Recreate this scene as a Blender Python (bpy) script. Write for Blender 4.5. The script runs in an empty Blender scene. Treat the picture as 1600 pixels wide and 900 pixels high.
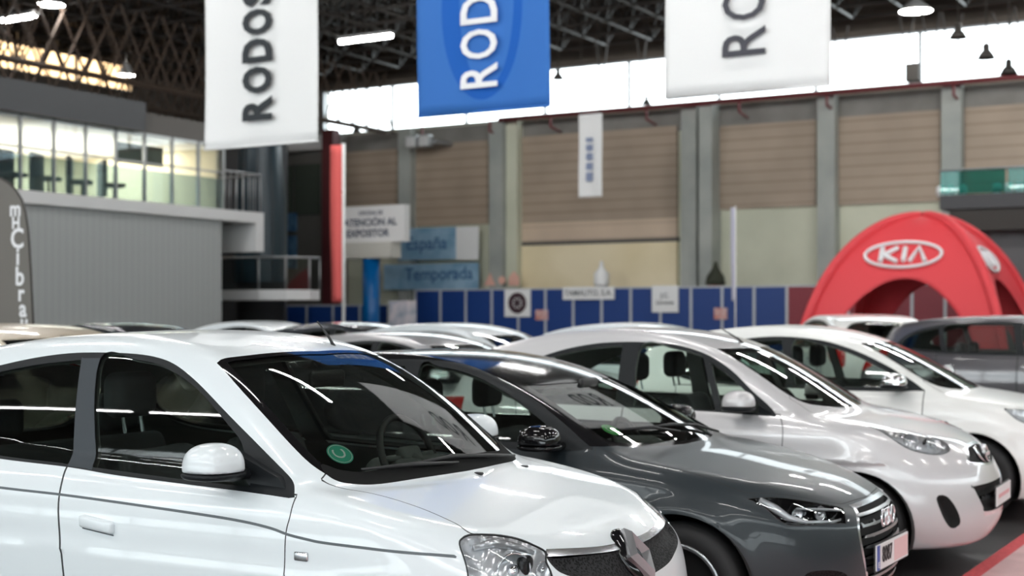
import math
import numpy as np

# ------------------------------------------------------------------ numbers
YAW, FPX, EYE, HORIZ = 0.53, 2200.0, 1.585, 495.0
CA, SA = math.cos(YAW), math.sin(YAW)

def ray(px, py):
    """direction of the sight line through a point of the photograph"""
    u, w = (px - 800.0) / FPX, (HORIZ - py) / FPX
    return np.array([-SA + CA * u, CA + SA * u, w])

def at_y(px, py, Y):
    d = ray(px, py); t = Y / d[1]
    return (d[0] * t, Y, EYE + d[2] * t)

def at_x(px, py, X):
    d = ray(px, py); t = X / d[0]
    return (X, d[1] * t, EYE + d[2] * t)

class Spline:
    """natural cubic spline, straight beyond its ends"""
    def __init__(s, pts):
        pts = sorted(pts)
        s.x = np.array([p[0] for p in pts], float); s.y = np.array([p[1] for p in pts], float)
        n = len(s.x); h = np.diff(s.x); A = np.eye(n); b = np.zeros(n)
        for i in range(1, n - 1):
            A[i, i-1], A[i, i], A[i, i+1] = h[i-1], 2 * (h[i-1] + h[i]), h[i]
            b[i] = 6 * ((s.y[i+1] - s.y[i]) / h[i] - (s.y[i] - s.y[i-1]) / h[i-1])
        s.m = np.linalg.solve(A, b); s.h = h
    def __call__(s, q, d=False):
        q = np.asarray(q, float); qc = np.clip(q, s.x[0], s.x[-1])
        i = np.clip(np.searchsorted(s.x, qc) - 1, 0, len(s.x) - 2)
        h = s.h[i]; a = (s.x[i+1] - qc) / h; b = 1 - a
        y = a * s.y[i] + b * s.y[i+1] + ((a**3 - a) * s.m[i] + (b**3 - b) * s.m[i+1]) * h * h / 6
        dy = (s.y[i+1] - s.y[i]) / h + (-(3*a*a - 1) * s.m[i] + (3*b*b - 1) * s.m[i+1]) * h / 6
        y = y + dy * (q - qc)
        return (y, dy) if d else y

def smax(a, b, k):
    h = np.clip(0.5 + 0.5 * (a - b) / k, 0, 1)
    return b + (a - b) * h + k * h * (1 - h)
def smin(a, b, k): return -smax(-a, -b, k)

# ------------------------------------------------------------------ surfaces from implicit functions
def grad(f, P, e=1e-4):
    g = np.empty_like(P)
    for i in range(3):
        d = np.zeros(3); d[i] = e
        g[:, i] = (f(P + d) - f(P - d)) / (2 * e)
    return g

def project(f, P, n=3, cap=0.03):
    for _ in range(n):
        v = f(P); g = grad(f, P); g2 = np.maximum((g * g).sum(1), 1e-6)
        s = -(v / g2)[:, None] * g
        l = np.linalg.norm(s, axis=1, keepdims=True)
        P = P + s * np.minimum(1, cap / np.maximum(l, 1e-9))
    return P

def normals(f, P):
    g = grad(f, P, 5e-4)
    return g / np.maximum(np.linalg.norm(g, axis=1, keepdims=True), 1e-9)

def nets(f, lo, hi, h, keep=None):
    """surface nets: vertices and triangles of f = 0, snapped onto it"""
    ax = [np.arange(lo[i], hi[i] + h, h) for i in range(3)]
    n = [len(a) for a in ax]
    X, Y, Z = np.meshgrid(*ax, indexing='ij')
    F = f(np.stack([X.ravel(), Y.ravel(), Z.ravel()], 1)).reshape(n)
    S = F < 0
    acc = np.zeros((n[0]-1, n[1]-1, n[2]-1, 3)); cnt = np.zeros((n[0]-1, n[1]-1, n[2]-1))
    sl = lambda o, m: slice(o, m - 1 + o)
    org = np.stack([X, Y, Z], -1)
    for axis in range(3):
        o1, o2 = [i for i in range(3) if i != axis]
        for p in (0, 1):
            for q in (0, 1):
                off = [0, 0, 0]; off[o1] = p; off[o2] = q
                a = tuple(sl(off[i], n[i]) for i in range(3))
                off2 = list(off); off2[axis] = 1
                b = tuple(sl(off2[i], n[i]) for i in range(3))
                fa, fb = F[a], F[b]; cross = S[a] != S[b]
                t = np.where(cross, fa / np.where(cross, fa - fb, 1), 0)
                pos = org[a] + (org[b] - org[a]) * t[..., None]
                acc += pos * cross[..., None]; cnt += cross
    m = cnt > 0
    idx = -np.ones(m.shape, int); idx[m] = np.arange(m.sum())
    V = acc[m] / cnt[m][:, None]
    quads = []
    for axis in range(3):
        o1, o2 = [(1, 2), (2, 0), (0, 1)][axis]
        sa = [slice(1, n[i] - 1) for i in range(3)]; sb = list(sa)
        sa[axis] = slice(0, n[axis] - 1); sb[axis] = slice(1, n[axis])
        A, B = S[tuple(sa)], S[tuple(sb)]
        for flip, mask in ((0, A & ~B), (1, ~A & B)):
            I = np.argwhere(mask)
            if not len(I): continue
            for i in (0, 1, 2):
                if i != axis: I[:, i] += 1
            def c(d1, d2):
                J = I.copy(); J[:, o1] += d1; J[:, o2] += d2
                return idx[J[:, 0], J[:, 1], J[:, 2]]
            q = np.stack([c(-1, -1), c(0, -1), c(0, 0), c(-1, 0)], 1)
            if flip: q = q[:, ::-1]
            quads.append(q)
    Q = np.concatenate(quads)
    V = project(f, V, 3, h)
    d1 = np.linalg.norm(V[Q[:, 0]] - V[Q[:, 2]], axis=1); d2 = np.linalg.norm(V[Q[:, 1]] - V[Q[:, 3]], axis=1)
    c = d1 <= d2
    T = np.concatenate([Q[c][:, [0, 1, 2]], Q[c][:, [0, 2, 3]], Q[~c][:, [0, 1, 3]], Q[~c][:, [1, 2, 3]]])
    if keep is not None:
        T = T[keep(V[T].mean(1))]
    return V, T

def split(V, T, g, f=None):
    """cut every triangle along g = 0"""
    G = g(V); G = np.where(np.abs(G) < 1e-6, 1e-6, G); s = G > 0
    ts = s[T]; k = ts.sum(1); cut = (k == 1) | (k == 2)
    keep = T[~cut]; C = T[cut]; ks = ts[cut]; kk = k[cut]
    if not len(C): return V, T
    lone = np.where(kk == 1, ks.argmax(1), (~ks).argmax(1))
    r = np.arange(len(C))
    a, b, c = C[r, lone], C[r, (lone + 1) % 3], C[r, (lone + 2) % 3]
    E = np.concatenate([np.stack([a, b], 1), np.stack([a, c], 1)])
    Es = np.sort(E, 1); key, inv = np.unique(Es[:, 0] * (len(V) + 1) + Es[:, 1], return_inverse=True)
    e0, e1 = key // (len(V) + 1), key % (len(V) + 1)
    p0, p1, g0, g1 = V[e0], V[e1], G[e0], G[e1]
    t0, t1 = np.zeros(len(e0)), np.ones(len(e0)); v0, v1 = g0.copy(), g1.copy()
    for _ in range(5):
        t = t0 + (t1 - t0) * v0 / (v0 - v1)
        t = np.clip(t, t0 + (t1 - t0) * .05, t0 + (t1 - t0) * .95)
        v = g(p0 + (p1 - p0) * t[:, None]); same = (v > 0) == (v0 > 0)
        t0 = np.where(same, t, t0); v0 = np.where(same, v, v0)
        t1 = np.where(same, t1, t); v1 = np.where(same, v1, v)
    t = t0 + (t1 - t0) * v0 / (v0 - v1)
    N = p0 + (p1 - p0) * t[:, None]
    if f is not None: N = project(f, N, 1, .004)
    base = len(V); V = np.concatenate([V, N]); inv = inv.reshape(-1) + base
    ab, ac = inv[:len(C)], inv[len(C):]
    T = np.concatenate([keep, np.stack([a, ab, ac], 1), np.stack([ab, b, c], 1), np.stack([ab, c, ac], 1)])
    return V, T

def smooth_poly(pts, closed=True, n=8):
    """Catmull-Rom curve through the points; a point given twice stays a corner"""
    P = [tuple(p) for p in pts]; out = []; m = len(P)
    rng = range(m if closed else m - 1)
    for i in rng:
        p1, p2 = P[i], P[(i + 1) % m]
        if p1 == p2: continue
        p0 = P[i - 1] if (closed or i > 0) else p1
        p3 = P[(i + 2) % m] if (closed or i + 2 < m) else p2
        p0, p1, p2, p3 = map(np.array, (p0, p1, p2, p3))
        for j in range(n):
            t = j / n
            out.append(.5 * ((2*p1) + (-p0 + p2)*t + (2*p0 - 5*p1 + 4*p2 - p3)*t*t + (-p0 + 3*p1 - 3*p2 + p3)*t**3))
    if not closed: out.append(np.array(P[-1], float))
    return np.array(out)

def poly_sd(P, Q):
    """signed distance (negative inside) from 2-D points P to polygon Q"""
    A, B = Q, np.roll(Q, -1, 0)
    d = np.full(len(P), 1e9); ins = np.zeros(len(P), bool)
    for a, b in zip(A, B):
        e = b - a; w = P - a
        t = np.clip((w @ e) / max(e @ e, 1e-12), 0, 1)
        d = np.minimum(d, ((w - t[:, None] * e) ** 2).sum(1))
        c = ((a[1] <= P[:, 1]) & (b[1] > P[:, 1])) | ((b[1] <= P[:, 1]) & (a[1] > P[:, 1]))
        if abs(b[1] - a[1]) > 1e-12:
            ins ^= c & (P[:, 0] < a[0] + (P[:, 1] - a[1]) / (b[1] - a[1]) * e[0])
    d = np.sqrt(d)
    return np.where(ins, -d, d)

def line_d(P, Q):
    """distance from 2-D points to an open polyline"""
    d = np.full(len(P), 1e9)
    for a, b in zip(Q[:-1], Q[1:]):
        e = b - a; w = P - a
        t = np.clip((w @ e) / max(e @ e, 1e-12), 0, 1)
        d = np.minimum(d, ((w - t[:, None] * e) ** 2).sum(1))
    return np.sqrt(d)

def line_side(P, Q):
    d = np.full(len(P), 1e9); sg = np.ones(len(P))
    for a, b in zip(Q[:-1], Q[1:]):
        e = b - a; w = P - a
        t = np.clip((w @ e) / max(e @ e, 1e-12), 0, 1)
        k = ((w - t[:, None] * e) ** 2).sum(1); c = np.sign(w[:, 0] * e[1] - w[:, 1] * e[0])
        m = k < d; d = np.where(m, k, d); sg = np.where(m, c, sg)
    return np.sqrt(d) * sg

# ------------------------------------------------------------------ the shape of a car
class CarShape:
    """x forward (nose at 0), y to the car's left, z up"""
    def __init__(s, **k):
        s.__dict__.update(dict(kside=.10, kfront=.16, ktop=.07, kgh=.09, kun=.03, crown=.16, pa=.2, pb=.8, xc=.28,
                               t1=.25, t2=.25, inset=.085, roofcrown=.07, ra=.12, rb=.5, zb=.17, zbelt=.95, flare=.012, extra=None))
        s.__dict__.update(k)
        s.Wp, s.Sz, s.Xn, s.Zt, s.P = map(Spline, (s.plan, s.section, s.nose, s.hood, s.profile))
        s.Rt, s.Rg = Spline(s.tail), Spline(s.reargl)
    def f(s, p):
        x, y, z = p[:, 0], p[:, 1], p[:, 2]; ay = np.sqrt(y * y + 1e-6); y2 = y * y
        W = s.Wp(x) + s.Sz(z)
        for xw in (s.xf, s.xr):
            r = np.hypot(x - xw, z - s.R)
            W = W + s.flare * np.exp(-((r - s.arch - .01) / .05) ** 2)
        side = ay - W
        front = (x - (s.Xn(z) - s.pa * y2 - s.pb * y2 * y2)) * .9
        rear = (-x + s.Rt(z) - s.ra * y2 - s.rb * y2 * y2 * .6) * .9
        zt, dz = s.Zt(x, True)
        top = (z - zt + s.crown * y2) / np.sqrt(1 + dz * dz)
        a = smax(side, smax(front, rear, .05), s.kfront)
        a = smax(a, top, s.ktop)
        a = smax(a, s.zb - z, .04)
        if s.extra is not None: a = s.extra(s, a, x, y, z)
        q = z - s.zbelt
        gs = (ay - (s.Wp(x) - s.inset - s.t1 * q - s.t2 * q * np.abs(q))) * .95
        xx = x + s.xc * y2
        pz, dp = s.P(xx, True)
        gt = (z - pz + s.roofcrown * y2) / np.sqrt(1 + dp * dp)
        gr = (-x + s.Rg(z) + .10 * y2) * .8
        g = smax(smax(gt, gr, .10), gs, s.kgh)
        g = np.maximum(g, s.zbelt - .25 - z)
        return smin(a, g, s.kun)
    def hit(s, px, py, org, far=False):
        """local point where the sight line meets the body"""
        c, n = math.cos(org[2]), math.sin(org[2]); R = np.array([[c, n, 0], [-n, c, 0], [0, 0, 1]])
        d = R @ ray(px, py); o = R @ np.array([-org[0], -org[1], EYE])
        t = np.linspace(2, 25, 9000); v = s.f(o + t[:, None] * d)
        i = np.argmax(v < 0)
        if v[i] >= 0: return None
        if far:
            j = i + np.argmax(v[i:] > 0); i = j
        a, b = t[i-1], t[i]
        for _ in range(30):
            m = (a + b) / 2
            if (s.f((o + m * d)[None])[0] < 0) != far: b = m
            else: a = m
        return o + a * d
# ------------------------------------------------------------------ shapes of the cars in the front row
S_CITY = CarShape(
    plan=[(.1,.74), (-.3,.775), (-.6,.80), (-1.2,.82), (-2.0,.825), (-2.8,.82), (-3.3,.79), (-3.6,.74)],
    section=[(.15,-.06), (.3,-.02), (.5,0), (.72,.002), (.86,-.008), (.93,-.03), (1.02,-.07)],
    nose=[(.15,-.10), (.3,-.03), (.48,0), (.62,-.015), (.74,-.06), (.84,-.15)],
    hood=[(.1,.72), (-.08,.785), (-.35,.88), (-.6,.94), (-.85,.985), (-1.2,1.02), (-2.0,1.05), (-2.8,1.09), (-3.6,1.10)],
    profile=[(-.45,.73), (-.80,.985), (-1.15,1.24), (-1.48,1.425), (-1.75,1.50), (-2.1,1.528), (-2.6,1.505), (-3.1,1.43), (-3.6,1.31)],
    tail=[(.15,-3.5), (.5,-3.595), (.9,-3.57), (1.1,-3.52)], reargl=[(.9,-3.60), (1.2,-3.50), (1.5,-3.32)],
    crown=.045, pa=.15, pb=.6, xf=-.62, xr=-3.11, R=.31, arch=.36)
S_GREY = CarShape(
    plan=[(.1,.76), (-.3,.804), (-.7,.842), (-1.3,.866), (-2.2,.87), (-3.0,.86), (-3.6,.83), (-3.95,.78)],
    section=[(.15,-.07), (.3,-.02), (.5,.0), (.68,-.004), (.85,-.042), (1.02,-.115)],
    nose=[(.15,-.12), (.3,-.02), (.45,0), (.6,-.02), (.68,-.06), (.76,-.16)],
    hood=[(.1,.66), (-.08,.705), (-.3,.78), (-.6,.855), (-.95,.92), (-1.3,.956), (-2.2,.98), (-3.0,1.0), (-3.95,1.0)],
    profile=[(-.6,.72), (-1.0,.93), (-1.32,1.09), (-1.72,1.265), (-2.02,1.35), (-2.4,1.40), (-2.9,1.385), (-3.4,1.31), (-3.95,1.15)],
    tail=[(.15,-3.85), (.5,-3.95), (.8,-3.90), (1.0,-3.8)], reargl=[(.9,-3.85), (1.15,-3.65), (1.4,-3.4)],
    crown=.05, ktop=.10, pa=.2, pb=.75, xc=.18, roofcrown=.05, kgh=.06, inset=.09, t1=.30, t2=.3, zbelt=.90, xf=-.80, xr=-3.27, R=.315, arch=.36, flare=.018)
S_SILVER = CarShape(
    plan=[(.1,.73), (-.3,.785), (-.7,.82), (-1.3,.83), (-2.2,.832), (-2.8,.82), (-3.3,.79), (-3.78,.74)],
    section=[(.15,-.07), (.3,-.02), (.5,.0), (.75,-.01), (.86,-.025), (.95,-.06), (1.05,-.10)],
    nose=[(.15,-.10), (.3,-.01), (.48,0), (.6,-.03), (.7,-.08), (.8,-.16)],
    hood=[(.1,.66), (-.06,.73), (-.25,.815), (-.55,.90), (-.9,.965), (-1.3,1.0), (-2.2,1.03), (-3.0,1.05), (-3.78,1.05)],
    profile=[(-.5,.75), (-.90,.98), (-1.23,1.18), (-1.63,1.38), (-1.95,1.47), (-2.3,1.51), (-2.8,1.49), (-3.3,1.39), (-3.78,1.22)],
    tail=[(.15,-3.7), (.5,-3.78), (.9,-3.75), (1.05,-3.68)], reargl=[(.9,-3.75), (1.2,-3.62), (1.5,-3.4)],
    crown=.03, xc=.18, roofcrown=.05, pa=.25, pb=.8, kfront=.16, kgh=.06, ktop=.07, xf=-.72, xr=-3.17, R=.30, arch=.345)

S_FOUR = CarShape(
    plan=[(.1,.74), (-.3,.79), (-.7,.83), (-1.3,.85), (-2.2,.852), (-2.9,.845), (-3.5,.81), (-3.95,.76)],
    section=[(.15,-.07), (.3,-.02), (.5,.0), (.72,-.0), (.86,-.025), (.95,-.06), (1.05,-.11)],
    nose=[(.15,-.10), (.3,-.01), (.48,0), (.6,-.02), (.7,-.06), (.8,-.14)],
    hood=[(.1,.68), (-.06,.73), (-.25,.80), (-.55,.88), (-.95,.945), (-1.3,.98), (-2.2,1.0), (-3.0,1.03), (-3.95,1.05)],
    profile=[(-.55,.73), (-.98,.95), (-1.35,1.15), (-1.78,1.345), (-2.1,1.43), (-2.5,1.47), (-3.0,1.445), (-3.5,1.35), (-3.95,1.20)],
    tail=[(.15,-3.9), (.5,-3.98), (.9,-3.95), (1.05,-3.88)], reargl=[(.9,-3.95), (1.2,-3.80), (1.5,-3.5)],
    crown=.04, xc=.18, roofcrown=.05, kgh=.06, pa=.22, pb=.75, xf=-.87, xr=-3.27, R=.31, arch=.355, flare=.015)
S_TALL = CarShape(
    plan=[(.1,.78), (-.3,.83), (-.7,.87), (-1.3,.895), (-2.4,.90), (-3.4,.89), (-4.0,.86), (-4.4,.80)],
    section=[(.15,-.07), (.3,-.02), (.5,.0), (.8,-.0), (.95,-.025), (1.05,-.06), (1.15,-.11)],
    nose=[(.15,-.10), (.3,-.01), (.55,0), (.7,-.02), (.82,-.06), (.92,-.14)],
    hood=[(.1,.80), (-.06,.85), (-.25,.92), (-.55,.98), (-1.05,1.04), (-1.4,1.08), (-2.4,1.10), (-3.4,1.12), (-4.4,1.13)],
    profile=[(-.65,.84), (-1.08,1.06), (-1.45,1.27), (-1.85,1.45), (-2.15,1.525), (-2.6,1.555), (-3.3,1.54), (-3.9,1.475), (-4.4,1.35)],
    tail=[(.15,-4.3), (.5,-4.4), (.95,-4.37), (1.1,-4.30)], reargl=[(.9,-4.40), (1.2,-4.28), (1.6,-4.0)],
    zbelt=1.02, crown=.05, xc=.15, roofcrown=.05, kgh=.06, pa=.2, pb=.6, xf=-.85, xr=-3.5, R=.34, arch=.39, flare=.02)
# ------------------------------------------------------------------ blender helpers
import bpy, bmesh, random
from mathutils import Vector, Matrix, noise
random.seed(7)
scene = bpy.context.scene
COL = scene.collection
PI = math.pi

def tag(o, label=None, cat=None, group=None, kind=None):
    if label: o['label'] = label
    if cat: o['category'] = cat
    if group: o['group'] = group
    if kind: o['kind'] = kind
    return o

def empty(name, loc=(0, 0, 0), rz=0.0, label=None, cat=None, group=None):
    o = bpy.data.objects.new(name, None); COL.objects.link(o)
    o.location = loc; o.rotation_euler = (0, 0, rz); o.empty_display_size = .1
    return tag(o, label, cat, group)

def mesh_obj(name, V, F, mat, parent=None, N=None, smooth=True, loc=None):
    me = bpy.data.meshes.new(name)
    me.from_pydata([tuple(map(float, v)) for v in V], [], [tuple(map(int, f)) for f in F])
    me.update()
    if mat: me.materials.append(mat)
    if smooth:
        me.polygons.foreach_set('use_smooth', [True] * len(me.polygons))
    if N is not None:
        me.normals_split_custom_set_from_vertices([tuple(map(float, n)) for n in N])
    o = bpy.data.objects.new(name, me); COL.objects.link(o)
    if parent: o.parent = parent
    if loc is not None: o.location = loc
    return o

def bm_obj(name, bm, mat, parent=None, smooth=False, loc=None):
    me = bpy.data.meshes.new(name); bmesh.ops.recalc_face_normals(bm, faces=bm.faces[:]); bm.to_mesh(me); bm.free()
    if mat: me.materials.append(mat)
    if smooth: me.polygons.foreach_set('use_smooth', [True] * len(me.polygons))
    o = bpy.data.objects.new(name, me); COL.objects.link(o)
    if parent: o.parent = parent
    if loc is not None: o.location = loc
    return o

def add_box(bm, lo, hi, bevel=0.0, seg=2, mtx=None):
    lo, hi = Vector(lo), Vector(hi); c = (lo + hi) / 2; d = hi - lo
    r = bmesh.ops.create_cube(bm, size=1.0); vs = r['verts']
    for v in vs: v.co = Vector((v.co.x * d.x, v.co.y * d.y, v.co.z * d.z)) + c
    if bevel > 0:
        es = list({e for v in vs for e in v.link_edges})
        rb = bmesh.ops.bevel(bm, geom=es, offset=bevel, segments=seg, affect='EDGES', profile=.5)
        vs = list({v for f in rb['faces'] for v in f.verts} | {v for v in vs if v.is_valid})
    if mtx is not None:
        for v in vs: v.co = mtx @ v.co
    return vs

def add_tube(bm, pts, r, seg=8, caps=True, closed=False):
    """tube along points; r a number or one per point"""
    P = [Vector(p) for p in pts]; n = len(P)
    R = r if isinstance(r, (list, tuple)) else [r] * n
    rings = []; up = None
    for i, p in enumerate(P):
        if closed: t = P[(i + 1) % n] - P[i - 1]
        else: t = P[min(i + 1, n - 1)] - P[max(i - 1, 0)]
        t.normalize()
        if up is None:
            up = Vector((0, 0, 1)) if abs(t.z) < .9 else Vector((1, 0, 0))
        a = t.cross(up)
        if a.length < 1e-6: a = t.orthogonal()
        a.normalize(); b = a.cross(t); up = b
        rings.append([bm.verts.new(p + (a * math.cos(2*PI*k/seg) + b * math.sin(2*PI*k/seg)) * R[i]) for k in range(seg)])
    m = n if closed else n - 1
    for i in range(m):
        A, B = rings[i], rings[(i + 1) % n]
        for k in range(seg): bm.faces.new((A[k], A[(k+1) % seg], B[(k+1) % seg], B[k]))
    if caps and not closed:
        bm.faces.new(rings[0][::-1]); bm.faces.new(rings[-1])

def add_lathe(bm, prof, seg=32, axis='y', off=(0, 0, 0)):
    """profile of (radius, along) turned round an axis through off"""
    rings = []; off = Vector(off)
    for r, a in prof:
        row = []
        for k in range(seg):
            c, s = math.cos(2*PI*k/seg) * r, math.sin(2*PI*k/seg) * r
            v = {'y': (c, a, s), 'x': (a, c, s), 'z': (c, s, a)}[axis]
            row.append(bm.verts.new(Vector(v) + off))
        rings.append(row)
    for A, B in zip(rings[:-1], rings[1:]):
        for k in range(seg): bm.faces.new((A[k], A[(k+1) % seg], B[(k+1) % seg], B[k]))

def add_prism(bm, pts, a, b, axis='y'):
    """outline (2-D) pushed from a to b along an axis"""
    def mk(p, t): return {'y': (p[0], t, p[1]), 'x': (t, p[0], p[1]), 'z': (p[0], p[1], t)}[axis]
    A = [bm.verts.new(mk(p, a)) for p in pts]; B = [bm.verts.new(mk(p, b)) for p in pts]
    bm.faces.new(A); bm.faces.new(B[::-1]); n = len(pts)
    for i in range(n): bm.faces.new((A[i], A[(i+1) % n], B[(i+1) % n], B[i]))

def box(name, lo, hi, mat, parent=None, bevel=0.0, smooth=False):
    bm = bmesh.new(); add_box(bm, lo, hi, bevel); return bm_obj(name, bm, mat, parent, smooth)

def tube(name, pts, r, mat, parent=None, seg=8, closed=False):
    bm = bmesh.new(); add_tube(bm, pts, r, seg, closed=closed); return bm_obj(name, bm, mat, parent, True)

def blob(name, f, lo, hi, h, mat, parent=None, loc=None):
    V, T = nets(f, lo, hi, h)
    return mesh_obj(name, V, T, mat, parent, N=normals(f, V), loc=loc)

def text_mesh(name, body, size, mat, parent, mtx, bold=0.0, depth=.004, align='CENTER', sx=1.0, spacing=1.0):
    cu = bpy.data.curves.new(name, 'FONT'); cu.body = body; cu.size = size; cu.align_x = align; cu.align_y = 'CENTER'
    cu.offset = bold; cu.extrude = depth; cu.space_character = spacing; cu.resolution_u = 3
    t = bpy.data.objects.new(name + '_tmp', cu); COL.objects.link(t)
    bpy.context.view_layer.update()
    me = bpy.data.meshes.new_from_object(t.evaluated_get(bpy.context.evaluated_depsgraph_get()))
    bpy.data.objects.remove(t); bpy.data.curves.remove(cu)
    me.transform(Matrix.Diagonal((sx, 1, 1, 1))); me.transform(mtx)
    me.materials.clear(); me.materials.append(mat); me.name = name
    o = bpy.data.objects.new(name, me); COL.objects.link(o); o.parent = parent
    return o

# text facing the camera side (-y), upright or reading upwards
M_FACE = Matrix.Rotation(PI/2, 4, 'X')
def face_m(x, y, z, roll=0.0): return Matrix.Translation((x, y, z)) @ M_FACE @ Matrix.Rotation(roll, 4, 'Z')

def copy_tree(o, parent=None, loc=None, rz=None):
    c = o.copy(); COL.objects.link(c); c.parent = parent
    if loc is not None: c.location = loc
    if rz is not None: c.rotation_euler = (0, 0, rz)
    for ch in list(o.children): copy_tree(ch, c)
    return c

# ------------------------------------------------------------------ materials
MATS = {}
def mat(name, col, rough=.5, metal=0.0, coat=0.0, emit=None, estr=0.0, spec=None, build=None):
    if name in MATS: return MATS[name]
    m = bpy.data.materials.new(name); m.use_nodes = True; nt = m.node_tree; b = nt.nodes['Principled BSDF']
    b.inputs['Base Color'].default_value = (*col, 1); b.inputs['Roughness'].default_value = rough
    b.inputs['Metallic'].default_value = metal
    if coat: b.inputs['Coat Weight'].default_value = coat; b.inputs['Coat Roughness'].default_value = .03
    if emit: b.inputs['Emission Color'].default_value = (*emit, 1); b.inputs['Emission Strength'].default_value = estr
    if spec is not None: b.inputs['Specular IOR Level'].default_value = spec
    if build: build(nt, b)
    MATS[name] = m
    return m

def nd(nt, t, **k):
    n = nt.nodes.new(t)
    for a, v in k.items():
        if a in n.inputs: n.inputs[a].default_value = v
        else: setattr(n, a, v)
    return n

def noisy(scale, c1, c2, detail=4, stretch=None, bump=0.0, lo=.35, hi=.65):
    def b(nt, p):
        tc = nd(nt, 'ShaderNodeTexCoord'); v = tc.outputs['Object']
        if stretch:
            mp = nd(nt, 'ShaderNodeMapping'); mp.inputs['Scale'].default_value = stretch
            nt.links.new(v, mp.inputs['Vector']); v = mp.outputs['Vector']
        n = nd(nt, 'ShaderNodeTexNoise'); n.inputs['Scale'].default_value = scale; n.inputs['Detail'].default_value = detail
        nt.links.new(v, n.inputs['Vector'])
        r = nd(nt, 'ShaderNodeValToRGB'); e = r.color_ramp.elements
        e[0].position, e[1].position = lo, hi; e[0].color = (*c1, 1); e[1].color = (*c2, 1)
        nt.links.new(n.outputs['Fac'], r.inputs['Fac']); nt.links.new(r.outputs['Color'], p.inputs['Base Color'])
        if bump:
            bp = nd(nt, 'ShaderNodeBump'); bp.inputs['Strength'].default_value = bump; bp.inputs['Distance'].default_value = .01
            nt.links.new(n.outputs['Fac'], bp.inputs['Height']); nt.links.new(bp.outputs['Normal'], p.inputs['Normal'])
    return b

def glass(name, tint, ior=1.5, gain=1.0, rough=0.0):
    if name in MATS: return MATS[name]
    m = bpy.data.materials.new(name); m.use_nodes = True; nt = m.node_tree; nt.nodes.clear()
    out = nd(nt, 'ShaderNodeOutputMaterial'); mx = nd(nt, 'ShaderNodeMixShader')
    tr = nd(nt, 'ShaderNodeBsdfTransparent'); tr.inputs['Color'].default_value = (*tint, 1)
    gl = nd(nt, 'ShaderNodeBsdfGlossy'); gl.inputs['Roughness'].default_value = rough; gl.inputs['Color'].default_value = (1, 1, 1, 1)
    fr = nd(nt, 'ShaderNodeFresnel'); fr.inputs['IOR'].default_value = ior
    ma = nd(nt, 'ShaderNodeMath', operation='MULTIPLY'); ma.inputs[1].default_value = gain; ma.use_clamp = True
    nt.links.new(fr.outputs[0], ma.inputs[0]); nt.links.new(ma.outputs[0], mx.inputs[0])
    nt.links.new(tr.outputs[0], mx.inputs[1]); nt.links.new(gl.outputs[0], mx.inputs[2]); nt.links.new(mx.outputs[0], out.inputs[0])
    MATS[name] = m
    return m

M_WHITE = mat('white_paint', (.70, .745, .77), .30, 0, .6)
M_GREY = mat('slate_grey_paint', (.021, .028, .033), .36, 0, .30, spec=.3)
M_SILVER = mat('pearl_silver_paint', (.60, .585, .595), .33, .2, .8)
M_WHITE2 = mat('warm_white_paint', (.82, .82, .80), .30, 0, .6)
M_TRIM = mat('satin_black_trim', (.011, .013, .015), .45, spec=.22)
M_PILLAR = mat('grey_pillar_film', (.036, .044, .052), .40, spec=.25)
M_RUB = mat('black_rubber', (.012, .012, .013), .55)
M_GAP = mat('dark_panel_gap', (.02, .022, .024), .7)
M_GROOVE = mat('grey_side_groove', (.10, .115, .125), .6)
M_DARK = mat('dark_cabin_plastic', (.070, .074, .072), .7)
M_SEAT = mat('dark_seat_fabric', (.050, .053, .058), .9)
M_SEAT2 = mat('grey_seat_fabric', (.12, .13, .13), .85)
M_HEADL = mat('grey_headlining', (.30, .30, .29), .9)
M_CHROME = mat('chrome', (.82, .83, .85), .08, 1.0)
M_SATIN = mat('satin_chrome', (.55, .56, .58), .22, 1.0)
M_ALLOY = mat('alloy_wheel', (.42, .43, .45), .25, .8)
M_TYRE = mat('tyre_rubber', (.014, .014, .015), .7)
M_LINER = mat('black_wheel_liner', (.008, .008, .008), .9)
M_GLASS = glass('car_glass', (.78, .86, .81), 1.52, .85)
M_GLASSD = glass('privacy_glass', (.50, .58, .54), 1.52, .9)
M_LENS = glass('headlamp_lens', (.93, .94, .95), 1.45, 1.0)
M_PLATE = mat('plate_white', (.75, .74, .74), .4)
M_BLUE = mat('plate_blue', (.02, .07, .35), .4)
M_BLACK = mat('black_ink', (.01, .01, .012), .5)
M_STICK = mat('green_sticker', (.03, .36, .24), .5)
M_STICK2 = mat('bright_green_sticker', (.07, .42, .10), .5)
M_AMBER = mat('amber_reflector', (.75, .25, .12), .2)
def mesh_grille(nt, p):
    tc = nd(nt, 'ShaderNodeTexCoord'); v = nd(nt, 'ShaderNodeTexVoronoi'); v.inputs['Scale'].default_value = 110
    nt.links.new(tc.outputs['Object'], v.inputs['Vector'])
    r = nd(nt, 'ShaderNodeValToRGB'); e = r.color_ramp.elements
    e[0].position, e[1].position = .35, .6; e[0].color = (.004, .004, .004, 1); e[1].color = (.025, .025, .027, 1)
    nt.links.new(v.outputs['Distance'], r.inputs['Fac']); nt.links.new(r.outputs['Color'], p.inputs['Base Color'])
    bp = nd(nt, 'ShaderNodeBump'); bp.inputs['Strength'].default_value = .15; bp.inputs['Distance'].default_value = .01
    nt.links.new(v.outputs['Distance'], bp.inputs['Height']); nt.links.new(bp.outputs['Normal'], p.inputs['Normal'])
M_MESH = mat('honeycomb_mesh', (.02, .02, .02), .7, spec=.15, build=mesh_grille)
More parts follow.
